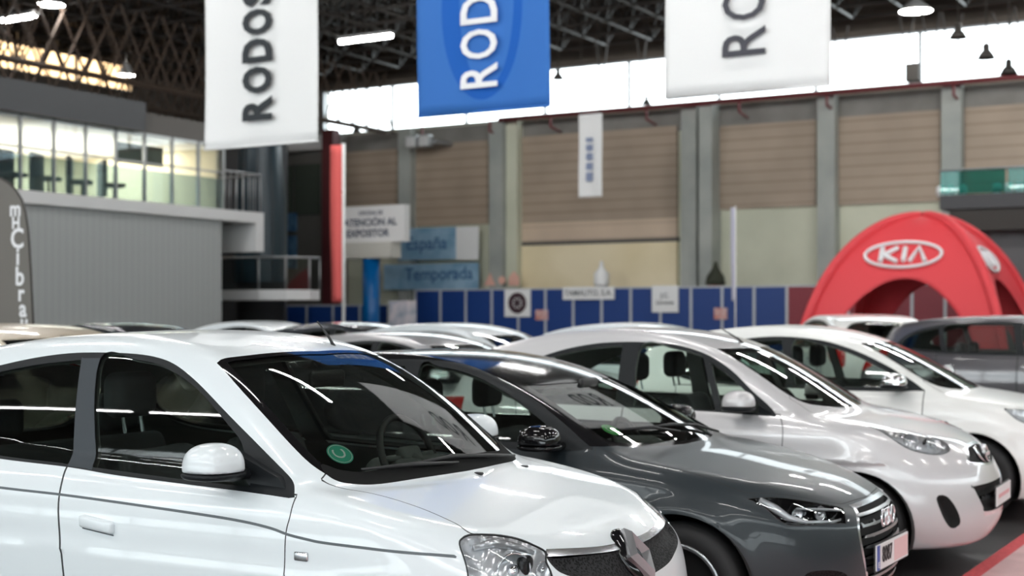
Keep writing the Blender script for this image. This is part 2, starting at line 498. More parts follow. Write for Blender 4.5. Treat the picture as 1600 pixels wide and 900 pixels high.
def reflector(nt, p):
    tc = nd(nt, 'ShaderNodeTexCoord'); v = nd(nt, 'ShaderNodeTexWave'); v.inputs['Scale'].default_value = 9; v.inputs['Distortion'].default_value = 5
    nt.links.new(tc.outputs['Object'], v.inputs['Vector'])
    bp = nd(nt, 'ShaderNodeBump'); bp.inputs['Strength'].default_value = .45; bp.inputs['Distance'].default_value = .01
    nt.links.new(v.outputs['Fac'], bp.inputs['Height']); nt.links.new(bp.outputs['Normal'], p.inputs['Normal'])
M_REFL = mat('lamp_reflector', (.88, .89, .91), .2, .45, build=reflector)
# ------------------------------------------------------------------ cars
def P2(kind):
    return {'side': lambda p: np.stack([p[:, 0], p[:, 2]], 1), 'top': lambda p: np.stack([p[:, 0], np.abs(p[:, 1])], 1),
            'front': lambda p: np.stack([np.abs(p[:, 1]), p[:, 2]], 1), 'rear': lambda p: np.stack([np.abs(p[:, 1]), p[:, 2]], 1)}[kind]

class Region:
    """an outline on the car's skin: kind side (x,z), top (x,|y|), front (|y|,z) or patch (3-D points)"""
    def __init__(s, name, kind, pts, closed=True, width=0.0, smooth=True, lim=None, n=6, inset=0.0, **opt):
        s.inset = inset
        s.name, s.kind, s.opt, s.width, s.lim = name, kind, opt, width, lim
        if kind == 'patch':
            A = np.array(pts, float); A[:, 1] = np.abs(A[:, 1]); c = A.mean(0)
            _, _, vt = np.linalg.svd(A - c); nrm = vt[2]; s.c = c; s.e = vt[:2]; s.nrm = nrm
            q = (A - c) @ s.e.T
            s.uv = lambda p: (np.stack([p[:, 0], np.abs(p[:, 1]), p[:, 2]], 1) - s.c) @ s.e.T
            if s.lim is None: s.lim = lambda p: np.abs((np.stack([p[:, 0], np.abs(p[:, 1]), p[:, 2]], 1) - s.c) @ s.nrm) - .22
        else:
            q = np.array(pts, float); s.uv = P2(kind)
            if s.lim is None:
                s.lim = {'side': lambda p: .3 - np.abs(p[:, 1]), 'top': lambda p: .55 - p[:, 2], 'front': lambda p: -.8 - p[:, 0],
                         'rear': lambda p: p[:, 0] + 2.9}[kind]
        s.Q = smooth_poly([tuple(v) for v in q], closed, n) if smooth else q
        s.closed = closed
    def pre(s, p):
        """side of the line itself, so that thin strips get vertices"""
        q = s.uv(p); lo, hi = s.Q.min(0) - .12, s.Q.max(0) + .12
        near = ((q > lo) & (q < hi)).all(1) & (s.lim(p) < 0); out = np.full(len(p), .12)
        if near.any():
            out[near] = (poly_sd(q[near], s.Q) + s.inset) if s.closed else line_side(q[near], s.Q)
        return np.clip(out, -.12, .12)
    def g(s, p):
        q = s.uv(p); lo, hi = s.Q.min(0) - .12, s.Q.max(0) + .12
        near = ((q > lo) & (q < hi)).all(1); out = np.full(len(p), .12)
        if near.any():
            out[near] = poly_sd(q[near], s.Q) if s.closed else line_d(q[near], s.Q)
        out = out + s.inset
        if s.width: out = (np.abs(out) if s.closed else out) - s.width
        return np.maximum(out, s.lim(p))

def sub(V, N, T, m):
    t = T[m]; u, inv = np.unique(t, return_inverse=True)
    return V[u], N[u], inv.reshape(-1, 3), u

def build_skin(root,  S, regions, paint, h=.025, sided=(), body_name='body_shell', lining=True):
    S.lin = S.xf - .1
    V, T = nets(S.f, (S.x0 - .12, -1.0, .08), (.14, 1.0, S.ztop + .08), h)
    # wheel openings
    def arch(p): return np.maximum(np.minimum(np.hypot(p[:, 0] - S.xf, p[:, 2] - S.R), np.hypot(p[:, 0] - S.xr, p[:, 2] - S.R)) - S.arch, .45 - np.abs(p[:, 1]))
    V, T = split(V, T, arch, S.f)
    T = T[arch(V[T].mean(1)) > 0]
    for r in regions:
        if r.width: V, T = split(V, T, r.pre, S.f)
        V, T = split(V, T, r.g, S.f)
    c = V[T].mean(1); lab = np.full(len(T), -1)
    for i, r in reversed(list(enumerate(regions))):
        lab[r.g(c) < 0] = i
    N = normals(S.f, V); made = {}
    a = V[T]; fn = np.cross(a[:, 1] - a[:, 0], a[:, 2] - a[:, 0]); flip = (fn * N[T].mean(1)).sum(1) < 0
    T[flip] = T[flip][:, ::-1]
    def emit(name, m, material, parent, off=0.0, thick=0.0, bowl=0.0, r=None, opt=None):
        if not m.any(): return []
        outs = []
        sides = [(m & (c[:, 1] < 0)), (m & (c[:, 1] >= 0))] if (opt or {}).get('two') else [m]
        for k, mm in enumerate(sides):
            if not mm.any(): continue
            v, n, t, u = sub(V, N, T, mm)
            q = v - n * off
            if bowl:
                d = np.clip(-r.g(v) / .03, 0, 1); q = q - n * (bowl * d * d * (3 - 2*d))[:, None]; n2 = None
            else: n2 = n
            if thick:
                nv = len(q); back = q - n * thick
                from collections import Counter
                E = np.concatenate([t[:, [0, 1]], t[:, [1, 2]], t[:, [2, 0]]]); cnt = Counter(map(lambda e: (min(e), max(e)), E.tolist()))
                F = [tuple(x) for x in t.tolist()] + [tuple(x[::-1]) for x in (t + nv).tolist()]
                for e in E.tolist():
                    if cnt[(min(e), max(e))] == 1: F.append((e[1], e[0], e[0] + nv, e[1] + nv))
                q = np.concatenate([q, back]); nn = np.concatenate([n, -n])
                me = mesh_obj(name, q, F, material, parent, N=nn)
            else: me = mesh_obj(name, q, t, material, parent, N=n2)
            me['_side'] = k; outs.append(me)
        return outs
    for i, r in enumerate(regions):
        o = r.opt; par = root
        if o.get('part_of'): par = made.get(o['part_of'], [root])
        if isinstance(par, list):
            pl = par
        else: pl = [par]
        m = lab == i
        if o.get('skip'): continue
        res = []
        if len(pl) == 2 and o.get('two'):
            for k, pp in enumerate(pl):
                mm = m & ((c[:, 1] < 0) if k == 0 else (c[:, 1] >= 0))
                res += emit(r.name, mm, o.get('mat', paint), pp, o.get('off', 0), o.get('thick', 0), o.get('bowl', 0), r, {})
        else:
            res = emit(r.name, m, o.get('mat', paint), pl[0], o.get('off', 0), o.get('thick', 0), o.get('bowl', 0), r, o)
        made.setdefault(o.get('key', r.name), []).extend(res)
        if o.get('housing'):
            hs = emit(o.get('housing_name', 'lamp_housing'), m, o['housing'], root, .004, 0, o.get('depth', .05), r, o)
            for a_, b_ in zip(res, hs): b_.parent = a_
    emit(body_name, lab == -1, paint, root)
    made['_skin'] = (V, T, lab, N, c)
    if lining:
        solid = np.array([not r.opt.get('glass') for r in regions] + [True])[lab]
        m = solid & (c[:, 2] > .4) & (c[:, 0] < S.lin)
        if m.any():
            v, n, t, u = sub(V, N, T, m)
            mesh_obj('cabin_lining', v - n * .028, t[:, ::-1], M_DARK if lining is True else lining, root, N=-n)
    for ob in root.children:
        if '_side' in ob: del ob['_side']
        for o2 in ob.children:
            if '_side' in o2: del o2['_side']
    return made

def skin_x(S, y, z):
    """x of the nose surface at (y, z)"""
    a, b = .3, -1.0
    for _ in range(40):
        m = (a + b) / 2
        if S.f(np.array([[m, y, z]]))[0] < 0: b = m
        else: a = m
    return a
def skin_y(S, x, z):
    a, b = -1.2, 0.0
    for _ in range(40):
        m = (a + b) / 2
        if S.f(np.array([[x, m, z]]))[0] < 0: b = m
        else: a = m
    return a
def skin_z(S, x, y):
    a, b = 1.9, .3
    for _ in range(40):
        m = (a + b) / 2
        if S.f(np.array([[x, y, m]]))[0] < 0: b = m
        else: a = m
    return a

def rbox(p, c, hs, r):
    q = np.abs(p - np.array(c)) - (np.array(hs) - r)
    return np.linalg.norm(np.maximum(q, 0), axis=1) + np.minimum(q.max(1), 0) - r

def seat_f(p):
    x, y, z = p.T
    cush = rbox(p, (-.02, 0, .12), (.25, .24, .09), .07)
    q = p.copy(); t = .38; q[:, 0] = x * math.cos(t) + (z - .15) * math.sin(t) + .17; q[:, 2] = -x * math.sin(t) + (z - .15) * math.cos(t)
    q[:, 0] = q[:, 0] + .06 * (y / .24) ** 2 * -1
    back = rbox(q, (0, 0, .30), (.075, .235 , .33), .07)
    return smin(cush, back, .06)
def headrest_f(p):
    return rbox(p, (0, 0, 0), (.055, .125, .095), .05)
_seat = {}
def seat(root, name, loc, s=1.0, material=None):
    key = (material or M_SEAT).name
    if key not in _seat:
        V, T = nets(seat_f, (-.55, -.3, -.02), (.3, .3, .85), .03)
        a = bpy.data.meshes.new('seat'); _seat[key] = (V, T, normals(seat_f, V), nets(headrest_f, (-.1, -.2, -.15), (.1, .2, .15), .02))
    V, T, N, (hv, ht) = _seat[key]
    o = mesh_obj(name, V * s, T, material or M_SEAT, root, N=N, loc=loc)
    mesh_obj('headrest', hv, ht, material or M_SEAT, o, N=normals(headrest_f, hv), loc=(-.46, 0, .90))
    bm = bmesh.new()
    for y in (-.05, .05): add_tube(bm, [(-.44, y, .74), (-.46, y, .84)], .008, 6)
    bm_obj('headrest_post', bm, M_SATIN, o)
    return o

def interior(root, S, belt=.95, cowl=-1.0, seatx=-1.75, seatz=.38, seatm=None, wheel=(-1.32, .35, .90)):
    hw = .62
    for y in (-.35, .35): seat(root, 'front_seat', (seatx, y, seatz), 1.0, seatm)
    # rear bench
    bm = bmesh.new()
    add_box(bm, (seatx - 1.05, -.58, .40), (seatx - .55, .58, .58), .06, 3)
    add_box(bm, (-.09, -.58, 0), (.07, .58, .55), .06, 3, Matrix.Translation((seatx - 1.02, 0, .50)) @ Matrix.Rotation(-.38, 4, 'Y'))
    o = bm_obj('rear_bench', bm, seatm or M_SEAT, root, True)
    for y in (-.36, .36): mesh_obj('headrest', _seat[(seatm or M_SEAT).name][3][0], _seat[(seatm or M_SEAT).name][3][1], seatm or M_SEAT, o,
                                   N=normals(headrest_f, _seat[(seatm or M_SEAT).name][3][0]), loc=(seatx - 1.27, y, 1.12))
    # dashboard
    def dash(p):
        x, y, z = p.T
        a = rbox(p, (cowl - .10, 0, belt - .20), (.30, hw, .17), .09)
        b = rbox(p, (cowl - .30, .35, belt - .06), (.13, .19, .07), .06)
        return smin(a, b, .05)
    blob('dashboard', dash, (cowl - .55, -hw - .05, belt - .45), (cowl + .25, hw + .05, belt + .08), .03, M_DARK, root)
    # steering wheel
    w = empty('steering_wheel', wheel); w.parent = root
    bm = bmesh.new(); tilt = Matrix.Rotation(-.42, 3, 'Y')
    ring = [tilt @ Vector((0, math.cos(a) * .185, math.sin(a) * .185)) for a in np.linspace(0, 2*PI, 36, endpoint=False)]
    add_tube(bm, ring, .016, 8, closed=True); bm_obj('steering_rim', bm, M_RUB, w, True)
    bm = bmesh.new(); add_box(bm, (-.02, -.07, -.06), (.03, .07, .05), .02, 2, tilt.to_4x4()); bm_obj('steering_hub', bm, M_DARK, w, True)
    for a in (0.05, PI - .05, -PI/2):
        bm = bmesh.new(); d = Vector((0, math.cos(a), math.sin(a)))
        add_tube(bm, [tilt @ (d * .05), tilt @ (d * .18)], .014, 6); bm_obj('steering_spoke', bm, M_SATIN if a == 0 else M_DARK, w, True)
    tube('steering_column', [wheel, (wheel[0] + .25, wheel[1], wheel[2] - .10)], .03, M_DARK, root)
    # rear view mirror
    mx = S.mirror
    box('rear_view_mirror', (mx[0] - .02, -.11, mx[1] - .035), (mx[0] + .01, .11, mx[1] + .035), M_RUB, root, .015, True)

def wheel(root, loc, R, side, rim=.215, spokes=5, m_rim=None, width=.19, style='star'):
    """side -1 faces the car's right"""
    t = empty('wheel', loc); t.parent = root
    hw = width / 2
    bm = bmesh.new()
    add_lathe(bm, [(rim, -hw + .01), (rim + .02, -hw), (R - .03, -hw), (R - .008, -hw + .02), (R, -hw + .05), (R, hw - .05), (R - .008, hw - .02), (R - .03, hw), (rim + .02, hw), (rim, hw - .01)], 48)
    bm_obj('tyre', bm, M_TYRE, t, True)
    bm = bmesh.new(); s = side
    add_lathe(bm, [(rim + .006, s * (hw - .004)), (rim - .004, s * (hw + .004)), (rim - .018, s * (hw - .01)), (rim - .03, s * (hw - .10)), (rim - .03, -s * hw)], 48)
    bm_obj('rim', bm, m_rim or M_ALLOY, t, True)
    bm = bmesh.new(); add_lathe(bm, [(.001, s * (hw - .09)), (rim - .03, s * (hw - .09))], 32); bm_obj('brake_disc', bm, M_LINER, t)
    for k in range(spokes):
        a = 2*PI*k/spokes + .3; bm = bmesh.new()
        add_box(bm, (.03, -.012, -.022), (rim - .012, .012, .022), .006, 1,
                Matrix.Rotation(-a, 4, 'Y') @ Matrix.Translation((0, s * (hw - .03), 0)) @ Matrix.Rotation(s * .06, 4, 'Z'))
        bm_obj('spoke', bm, m_rim or M_ALLOY, t, True)
    bm = bmesh.new(); add_lathe(bm, [(.045, s * (hw - .05)), (.045, s * (hw - .018)), (.03, s * (hw - .008)), (.001, s * (hw - .006))], 24)
    bm_obj('hub_cap', bm, m_rim or M_ALLOY, t, True)
    return t

def wheels(root, S, y=.73, **k):
    for x in (S.xf, S.xr):
        for sd in (-1, 1):
            wheel(root, (x, sd * y, S.R), S.R, sd, **k)
            bm = bmesh.new(); a0 = S.arch + .002
            add_lathe(bm, [(a0, sd * .88 if 0 else sd * (skin_half(S, x) - .02)), (a0, sd * .50), (.001, sd * .50)], 40, off=(x, 0, S.R))
            for v in list(bm.verts):
                if v.co.z < S.zb: v.co.z = S.zb
            bm_obj('wheel_arch_liner', bm, M_LINER, root, True)
def skin_half(S, x): return float(S.Wp(np.array([x]))[0])

def door_mirror(root, loc, side, m_cap, w=.20, hgt=.15, m_base=None, foot=(0, 0, 0)):
    """loc = outer centre; side -1 right; looks backwards"""
    t = empty('door_mirror', loc); t.parent = root
    def cap(p):
        x, y, z = p.T
        a = (np.abs(x / .10) ** 2.4 + np.abs(y / (w/2 )) ** 2.6 + np.abs((z + .02) / (hgt * .62)) ** 2.6) ** (1/2.5) - 1
        return smax(a * .08, -(z + .028), .008)
    blob('mirror_cap', cap, (-.14, -w/2 - .04, -.06), (.14, w/2 + .04, hgt), .0125, m_cap, t)
    def base(p):
        x, y, z = p.T
        a = ((np.abs(x / .105) ** 2.4 + np.abs(y / (w/2 + .004)) ** 2.6 + np.abs((z + .02) / (hgt * .64)) ** 2.6) ** (1/2.5) - 1) * .08
        a = smax(a, z + .030, .008); a = smax(a, -.055 - z, .02)
        arm = rbox(p, (.01, -side * (w/2 + .02), -.045), (.05, .10, .02), .018)
        return smin(a, arm, .02)
    blob('mirror_base', base, (-.14, -w/2 - .16, -.09), (.14, w/2 + .16, 0), .0125, m_base or M_TRIM, t)
    bm = bmesh.new(); add_box(bm, (-.084, -w/2 + .05, -.035), (-.076, w/2 - .05, hgt * .28), .004, 1); bm_obj('mirror_glass', bm, M_CHROME, t)
    return t

def lamp_bowl(parent, loc, r, d=(1, 0, 0), m_ring=None, lens=True, name='reflector_bowl'):
    """a chrome bowl with a lens in it, opening along d"""
    bm = bmesh.new()
    add_lathe(bm, [(r, 0), (r * .96, -.004), (r * .8, -r * .35), (r * .5, -r * .55), (.001, -r * .6)], 28, 'z')
    q = Vector(d).to_track_quat('Z', 'Y').to_matrix().to_4x4(); q.translation = Vector(loc)
    bmesh.ops.transform(bm, matrix=q, verts=bm.verts); bm_obj(name, bm, M_REFL, parent, True)
    if lens:
        bm = bmesh.new(); bmesh.ops.create_uvsphere(bm, u_segments=20, v_segments=12, radius=r * .42)
        bmesh.ops.transform(bm, matrix=q @ Matrix.Translation((0, 0, -r * .25)), verts=bm.verts); bm_obj('lamp_bulb', bm, M_CHROME, parent, True)
    bm = bmesh.new(); pts = [q @ Vector((math.cos(a) * r, math.sin(a) * r, 0)) for a in np.linspace(0, 2*PI, 32, endpoint=False)]
    add_tube(bm, pts, r * .06, 6, closed=True); bm_obj('lamp_ring', bm, m_ring or M_CHROME, parent, True)

def wiper(root, S, pts, name='wiper'):
    P = []
    for x, y in pts: P.append((x, y, skin_z(S, x, y) + .018))
    return tube(name, P, [.006] + [.010] * (len(P) - 2) + [.005], M_RUB, root, 6)
M_GBLK = mat('gloss_black', (.006, .006, .007), .06)
M_LAMP = mat('silver_lamp_body', (.74, .75, .77), .3, .25)
M_TAIL = mat('red_tail_lamp', (.35, .01, .01), .15)
def mirror_y(pts): return pts

def common_rear(S, rw, tl):
    return [Region('rear_window', 'rear', rw, mat=M_GLASSD, off=.004, glass=True),
            Region('tail_lamp', 'rear', tl, mat=M_TAIL, two=True, lim=lambda p: p[:, 0] - S.x0 - .26)]

def badge_rhomb(root, loc, w, h, tilt):
    """hollow diamond emblem"""
    bm = bmesh.new(); m = Matrix.Translation(loc) @ Matrix.Rotation(tilt, 4, 'Y')
    O = [(0, h), (w, 0), (0, -h), (-w, 0)]; I = [(0, h*.52), (w*.40, 0), (0, -h*.52), (-w*.40, 0)]
    def ring(pts, x): return [bm.verts.new(m @ Vector((x, a, b))) for a, b in pts]
    o0, o1, i1, i0 = ring(O, -.03), ring(O, .004), ring([((a+c)/2, (b+d)/2) for (a, b), (c, d) in zip(O, I)], .026), ring(I, 0)
    for A, B in ((o0, o1), (o1, i1), (i1, i0)):
        for k in range(4): bm.faces.new((A[k], A[(k+1) % 4], B[(k+1) % 4], B[k]))
    return bm_obj('badge', bm, mat('brushed_badge', (.40, .41, .43), .3, .9), root)

def car_city():
    S = S_CITY; S.x0, S.ztop = -3.60, 1.56; S.mirror = (-1.47, 1.33)
    root = empty('hatchback_car', (-2.13, 4.64, 0), 0, 'small white five-door hatchback nearest the camera, teal sticker inside its windscreen', 'car')
    frame = [(-3.10,1.28),(-2.93,1.345),(-2.766,1.379),(-2.606,1.408),(-2.444,1.429),(-2.285,1.439),(-2.044,1.439),(-1.886,1.426),(-1.763,1.396),(-1.617,1.329),(-1.434,1.223),(-1.272,1.127),(-1.122,1.033),(-1.058,.988),(-1.016,.947),(-1.016,.947),(-1.231,.958),(-1.533,.968),(-1.901,.981),(-2.158,.996),(-2.556,1.008),(-2.9,1.03),(-3.12,1.10),(-3.18,1.20)]
    fglass = [(-2.186,1.414),(-1.984,1.415),(-1.852,1.397),(-1.715,1.353),(-1.569,1.282),(-1.344,1.134),(-1.344,1.134),(-1.235,.975),(-1.235,.975),(-1.529,.982),(-2.036,1.002),(-2.036,1.002)]
    rglass = [(-3.03,1.26),(-2.9,1.315),(-2.749,1.352),(-2.52,1.388),(-2.29,1.410),(-2.29,1.410),(-2.169,1.008),(-2.169,1.008),(-2.564,1.02),(-2.88,1.045),(-3.05,1.11),(-3.10,1.2)]
    pillar = [(-2.29,1.416),(-2.29,1.416),(-2.186,1.418),(-2.186,1.418),(-2.034,.995),(-2.034,.995),(-2.166,1.0),(-2.166,1.0)]
    wind = [(-1.52,-.3),(-1.52,-.3),(-1.525,0),(-1.565,.35),(-1.602,.531),(-1.602,.531),(-1.422,.586),(-1.226,.625),(-1.075,.640),(-.991,.624),(-.925,.590),(-.857,.477),(-.807,.218),(-.79,0),(-.79,-.3),(-.79,-.3)]
    hood = [(-.75,-.3),(-.75,-.3),(-1.10,0),(-1.0,.60),(-.98,.655),(-.81,.605),(-.62,.60),(-.45,.628),(-.372,.640),(-.318,.57),(-.272,.519),(-.226,.489),(-.182,.471),(-.12,.30),(-.098,.10),(-.093,0),(-.09,-.3),(-.09,-.3)]
    head = [(-.382,.700,.830),(-.385,.677,.849),(-.370,.640,.858),(-.318,.570,.851),(-.272,.519,.837),(-.226,.489,.817),(-.180,.470,.792),(-.165,.497,.760),(-.134,.515,.70),(-.17,.57,.63),(-.26,.66,.63),(-.325,.715,.68),(-.350,.715,.77)]
    grille = [(-.2,.762),(-.2,.762),(0,.765),(.10,.765),(.30,.775),(.46,.790),(.495,.755),(.46,.715),(.32,.685),(.2,.66),(0,.645),(-.2,.64),(-.2,.64)]
    strip = [(.055,.772),(.055,.772),(.20,.776),(.46,.797),(.46,.797),(.475,.782),(.46,.775),(.20,.757),(.055,.753),(.055,.753)]
    doorF = [(-1.016,.96),(-1.016,.96),(-1.015,.89),(-1.023,.82),(-1.023,.6),(-1.03,.34),(-1.03,.34),(-2.06,.32),(-2.06,.32),(-2.107,.587),(-2.133,.78),(-2.151,.889),(-2.165,1.02),(-2.165,1.02)]
    doorR = [(-2.17,1.02),(-2.17,1.02),(-2.155,.889),(-2.138,.78),(-2.112,.587),(-2.066,.32),(-2.066,.32),(-2.62,.32),(-2.72,.45),(-2.80,.62),(-2.95,.75),(-3.02,.90),(-3.10,1.12),(-3.10,1.12)]
    crease = [(-3.45,.93),(-3.0,.915),(-2.497,.900),(-2.168,.895),(-1.858,.886),(-1.427,.870),(-1.224,.859),(-1.094,.845),(-1.016,.829),(-.929,.818),(-.856,.812),(-.647,.806),(-.451,.799),(-.38,.794)]
    R = [Region('front_window', 'side', fglass, mat=M_GLASS, off=.006, two=True, glass=True),
         Region('rear_side_window', 'side', rglass, mat=M_GLASSD, off=.006, two=True, glass=True),
         Region('door_pillar', 'side', pillar, mat=M_PILLAR, two=True, smooth=False),
         Region('window_surround', 'side', frame, mat=M_TRIM, two=True),
         Region('cowl_panel', 'top', [(-.79,-.3),(-.79,-.3),(-.79,0),(-.807,.218),(-.857,.477),(-.925,.590),(-.991,.624),(-1.03,.605),(-.975,.555),(-.925,.455),(-.880,.218),(-.862,0),(-.862,-.3),(-.862,-.3)], mat=mat('matt_black_cowl', (.008, .008, .008), .9, spec=.15)),
         Region('windscreen', 'top', wind, inset=.032, mat=M_GLASS, off=.003, glass=True),
         Region('windscreen_surround', 'top', wind, mat=M_GBLK),
         Region('headlamp', 'patch', head, inset=.004, mat=M_LENS, two=True, glass=True, housing=M_REFL, depth=.035),
         Region('lamp_gap', 'patch', head, inset=-.001, mat=M_GAP, two=True),
         Region('grille_strip', 'front', strip, mat=M_SATIN, two=True),
         Region('grille', 'front', grille, mat=M_MESH, bowl=.02),
         Region('lower_intake', 'front', [(-.2,.36),(-.2,.36),(.35,.36),(.42,.32),(.38,.24),(-.2,.23),(-.2,.23)], mat=M_MESH, bowl=.03),
         Region('side_groove', 'side', crease, closed=False, width=.0048, mat=M_GROOVE, two=True)]
    R += common_rear(S, [(-.2,1.42),(-.2,1.42),(.45,1.40),(.56,1.05),(-.2,1.03),(-.2,1.03)], [(.62,1.0),(.76,1.02),(.78,.80),(.64,.78)])
    seam = dict(width=.0025, mat=M_GAP)
    R += [Region('door_gap', 'side', doorF, two=True, **seam), Region('door_gap', 'side', doorR, two=True, **seam),
          Region('bonnet_gap', 'top', hood, lim=lambda p: .6 - p[:, 2], **seam),
          Region('front_door', 'side', doorF, two=True), Region('rear_door', 'side', doorR, two=True),
          Region('bonnet', 'top', hood, lim=lambda p: .6 - p[:, 2])]
    made = build_skin(root, S, R, M_WHITE, .024)
    # lamps
    for k, hl in enumerate(made['headlamp']):
        s = -1 if k == 0 else 1
        lamp_bowl(hl, (-.235, s * .590, .735), .062, (.80, s * .50, .05), lens=True)
        lamp_bowl(hl, (-.165, s * .515, .735), .030, (.9, s * .30, .05), M_CHROME, name='indicator_bowl')
        bz = lambda p: rbox(p, (-.225, s * .535, .728), (.022, .032, .055), .018)
        blob('lamp_bezel', bz, (-.27, s * .535 - .06, .65), (-.16, s * .535 + .06, .81), .012, M_GBLK, hl)
        bm = bmesh.new(); add_tube(bm, [(-.352, s*.655, .815), (-.32, s*.59, .825), (-.27, s*.525, .808), (-.215, s*.49, .785)], [.010, .016, .014, .008], 8)
        bm_obj('light_strip', bm, M_REFL, hl, True)
    bx = skin_x(S, -.03, .725)
    mnt = blob('badge_mount', lambda p: (np.sqrt((p[:, 0] / .034) ** 2 + (p[:, 1] / .080) ** 2 + (p[:, 2] / .112) ** 2) - 1) * .03, (-.06, -.12, -.15), (.06, .12, .15), .0125, M_GBLK, root, loc=(bx - .024, -.03, .722))
    mnt.rotation_euler = (0, -.60, 0)
    badge_rhomb(root, (bx + .010, -.03, .728), .070, .108, -.60)
    # handles, marker, nozzles, aerial, mirrors, wipers
    for k, d in enumerate(made['front_door']):
        s = -1 if k == 0 else 1
        bm = bmesh.new(); y = skin_y(S, -1.93, .797)
        add_box(bm, (-2.012, -.014, .775), (-1.838, .022, .822), .012, 3)
        for v in bm.verts: v.co.y = s * (-y + (v.co.y)) ; 
        for v in bm.verts: v.co.z += (v.co.x + 1.925) * -.10
        bm_obj('door_handle', bm, M_WHITE, d, True)
        bm = bmesh.new(); add_box(bm, (-2.01, s * (-y) - .003, .766), (-1.84, s * (-y) + .003, .774), .003, 1)
        for v in bm.verts: v.co.z += (v.co.x + 1.925) * -.10
        bm_obj('handle_recess', bm, M_GROOVE, d)
    for s in (-1, 1):
        y = skin_y(S, -.95, .757)
        bm = bmesh.new(); add_box(bm, (-.982, -.006, .742), (-.922, .006, .774), .005, 2, Matrix.Translation((0, s * -y, 0))); bm_obj('side_repeater', bm, M_SATIN, root, True)
        door_mirror(root, (-1.30, s * .875, 1.065), s, M_WHITE, .21, .15)
        bm = bmesh.new(); add_prism(bm, [(-1.36, 1.11), (-1.24, .965), (-1.06, .957), (-1.12, 1.015)], s * .70, s * .745)
        bm_obj('mirror_sail', bm, M_TRIM, root)
    wiper(root, S, [(-.87, .50), (-.85, .30), (-.85, .0), (-.87, -.30)]); wiper(root, S, [(-.82, -.02), (-.86, -.25), (-.93, -.50)])
    for y in (.03, .42):
        blob('washer_nozzle', lambda p: rbox(p, (-.755 - abs(y) * .05, y, skin_z(S, -.755, y) + .002), (.018, .012, .006), .005), (-.83, y - .04, .9), (-.7, y + .04, 1.03), .006, M_RUB, root)
    z = skin_z(S, -1.62, .22)
    tube('aerial', [(-1.60, .22, z - .02), (-1.635, .22, z + .03), (-1.70, .22, z + .10)], [.009, .006, .003], M_RUB, root)
    interior(root, S, .98, -1.0, -1.78, .36, wheel=(-1.27, .30, .985))
    bm = bmesh.new(); n = normals(S.f, np.array([[-1.03, -.50, skin_z(S, -1.03, -.50)]]))[0]
    p = Vector((-1.03, -.49, skin_z(S, -1.03, -.49))) - Vector(n) * .012
    q = Vector(n).to_track_quat('Z', 'Y').to_matrix().to_4x4(); q.translation = p
    bmesh.ops.create_circle(bm, cap_ends=True, radius=.052, segments=32, matrix=q); st = bm_obj('windscreen_sticker', bm, M_STICK, root); tag(st, 'round teal sticker')
    text_mesh('sticker_mark', 'C', .075, M_PLATE, st, q @ Matrix.Translation((0, 0, .001)) @ Matrix.Rotation(PI/2, 4, 'Z'), .0, .0005)
    bm = bmesh.new(); pts = [q @ Vector((math.cos(a) * .046, math.sin(a) * .046, .001)) for a in np.linspace(0, 2*PI, 32, endpoint=False)]
    add_tube(bm, pts, .0012, 4, closed=True); bm_obj('sticker_ring', bm, M_PLATE, st)
    wheels(root, S, .72)
    return root

def plate(root, loc, w, h, rz, txt, tilt=0.0, left='E', blank=None):
    t = empty('number_plate', loc, rz); t.parent = root; t.rotation_euler = (0, tilt, rz)
    box('plate_board', (-.006, -w/2, -h/2), (.004, w/2, h/2), M_PLATE, t, .002)
    m = Matrix.Translation((.006, 0, 0)) @ Matrix.Rotation(PI/2, 4, 'Z') @ Matrix.Rotation(PI/2, 4, 'X')
    box('plate_rim', (-.010, -w/2 - .008, -h/2 - .008), (-.004, w/2 + .008, h/2 + .008), M_RUB, t)
    return t, m

